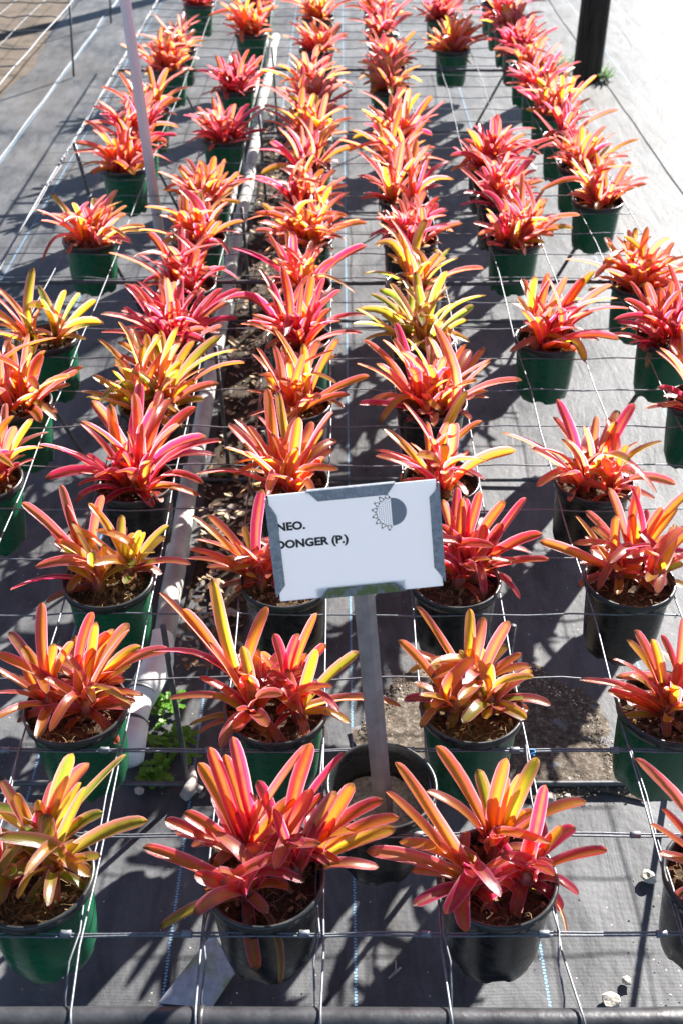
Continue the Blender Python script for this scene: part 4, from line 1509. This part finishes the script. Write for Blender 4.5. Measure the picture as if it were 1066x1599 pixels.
# fallen sheet-metal tag leaning by the front black pot
M_PLATE = NT("stained_aluminium")
co_ = M_PLATE.coord()
n1 = M_PLATE.noise(co_, 60, 5, 0.7)
n2 = M_PLATE.noise(co_, 14, 4)
cs = M_PLATE.mix(M_PLATE.ramp(n1, [(0.35, 0.0), (0.65, 1.0)]), (0.30, 0.30, 0.34), (0.46, 0.46, 0.50))
cs = M_PLATE.mix(M_PLATE.ramp(n2, [(0.5, 0.0), (0.62, 1.0)]), cs, (0.24, 0.25, 0.12))
M_PLATE = M_PLATE.done(M_PLATE.pbsdf(cs, 0.55, 0.25, 0.5, M_PLATE.bump(n1, 0.2, 0.001)))
cor = [on_height(247, 1566, 0.02), on_height(331, 1574, 0.02), on_height(367, 1520, 0.16), on_height(334, 1455, 0.20)]
o0 = P(*cor[0])
cv3 = [P(*q) - o0 for q in cor]
nn = (cv3[1] - cv3[0]).cross(cv3[3] - cv3[0]).normalized() * 0.0012
o_ = link("metal_tag", mesh("metal_tag", cv3 + [q - nn for q in cv3], [(0, 1, 2, 3), (7, 6, 5, 4), (0, 4, 5, 1), (1, 5, 6, 2), (2, 6, 7, 3), (3, 7, 4, 0)], False), M_PLATE)
o_.location = o0
tag(o_, "stained grey metal plate lying on the mat by the front black pot", "metal plate")


# weeds
def weed(x, y, rad, h, n, label, seed, bright=1.0):
    r = random.Random(seed)
    t = empty("weed", P(x, y, 0))
    sv, sf, lv, lfc = [], [], [], []
    for i in range(n):
        az, el = r.uniform(0, 6.28), math.radians(r.uniform(25, 80))
        L = r.uniform(0.55, 1.0) * rad
        d = Vector((math.cos(az) * math.cos(el), math.sin(az) * math.cos(el), math.sin(el) * h / rad))
        p0 = Vector((r.uniform(-1, 1), r.uniform(-1, 1), 0)) * rad * 0.35 * CELL
        pts = [p0 + d * L * CELL * f + Vector((0, 0, -0.25 * f * f * L * CELL)) for f in (0, 0.4, 0.75, 1.0)]
        tube_geo(pts, [0.008 * CELL, 0.006 * CELL, 0.005 * CELL, 0.003 * CELL], 3, sv, sf, False)
        for f in (0.25, 0.35, 0.45, 0.55, 0.65, 0.74, 0.83, 0.92, 1.0):
            base = p0 + d * L * CELL * f + Vector((0, 0, -0.25 * f * f * L * CELL))
            for s in (-1, 0, 1):
                a2 = az + s * r.uniform(0.7, 1.2)
                ll = r.uniform(0.035, 0.065) * CELL * (1.15 - 0.4 * f)
                dd = Vector((math.cos(a2), math.sin(a2), r.uniform(-0.1, 0.5))).normalized()
                sd = dd.cross(Vector((0, 0, 1))).normalized()
                b0 = len(lv)
                for (q, wq) in ((0, 0), (0.35, 0.42), (0.7, 0.5), (1.0, 0.12), (1.0, -0.12), (0.7, -0.5), (0.35, -0.42)):
                    lv.append(base + dd * ll * q + sd * ll * wq + Vector((0, 0, 0.08 * ll * abs(wq))))
                lfc.append(tuple(range(b0, b0 + 7)))
    link("stem", mesh("stem", sv, sf), M_STEM, t)
    fo = link("foliage", mesh("foliage", lv, lfc, False), M_WEED, t)
    tag(t, label, "weed", "small green weeds")
    return t


M_STEM = simple("weed_stem", (0.10, 0.16, 0.03), (0.16, 0.22, 0.05), 60, 0.6)
wt = NT("weed_leaf")
co_ = wt.coord()
cw = wt.mix(wt.noise(co_, 60, 3), (0.08, 0.24, 0.02), (0.20, 0.42, 0.05))
trw = wt.n("ShaderNodeBsdfTranslucent")
wt.l(wt.mix(0.5, cw, (0.35, 0.6, 0.05)), trw.inputs[0])
mxw = wt.n("ShaderNodeMixShader")
mxw.inputs[0].default_value = 0.45
wt.l(wt.pbsdf(cw, 0.5), mxw.inputs[1])
wt.l(trw.outputs[0], mxw.inputs[2])
M_WEED = wt.done(mxw.outputs[0])
for (px, py, rad, h, n, lab, sd) in (
        (250, 1110, 0.42, 0.30, 26, "leafy green weed close beside the white pipe's capped end", 1),
        (268, 1160, 0.45, 0.30, 28, "largest green weed, touching the upright steel leg by the pipe", 2),
        (243, 1205, 0.36, 0.22, 24, "low green weed in front of the white pipe's capped end", 3),
        (352, 742, 0.25, 0.25, 10, "tiny green weed among leaf litter right of the white pipe", 4)):
    q = on_height(px, py, 0)
    weed(q.x, q.y, rad, h, n, lab, sd)
for (px, py, rad, h, n, lab, sd) in ((940, 124, 0.55, 0.75, 40, "bright green weed at the right foot of the timber post", 8),
                                     (884, 112, 0.75, 0.8, 44, "green weed at the left foot of the timber post", 9)):
    q = on_height(px, py, 0)
    weed(q.x, q.y, rad, h, n, lab, sd)
# tiny seedlings in the third-row pot on the right
# post standing out of view whose shadow crosses the far left
timber_post(-3.9, 59.5, 0.50 * CELL, 3.2, "far timber post just beyond the top edge, behind the leftmost plants", 2.0)

# blue twist of twine on the second cross wire
M_TWINE = simple("blue_twine", (0.02, 0.16, 0.42), (0.04, 0.26, 0.55), 80, 0.6)
q = on_height(828, 1176, ZW)
pts = [P(q.x + 0.045 * math.cos(a * 1.1), q.y + 0.03 * math.sin(a * 1.1), ZW + 0.03 * math.sin(a * 0.7)) for a in range(0, 14)]
o0 = pts[0].copy()
o_ = link("twine", mesh("twine", *tube_geo([p - o0 for p in pts], 0.007 * CELL, 5)), M_TWINE)
o_.location = o0
tag(o_, "scrap of blue twine knotted round the wire beside the second-row pot", "twine")
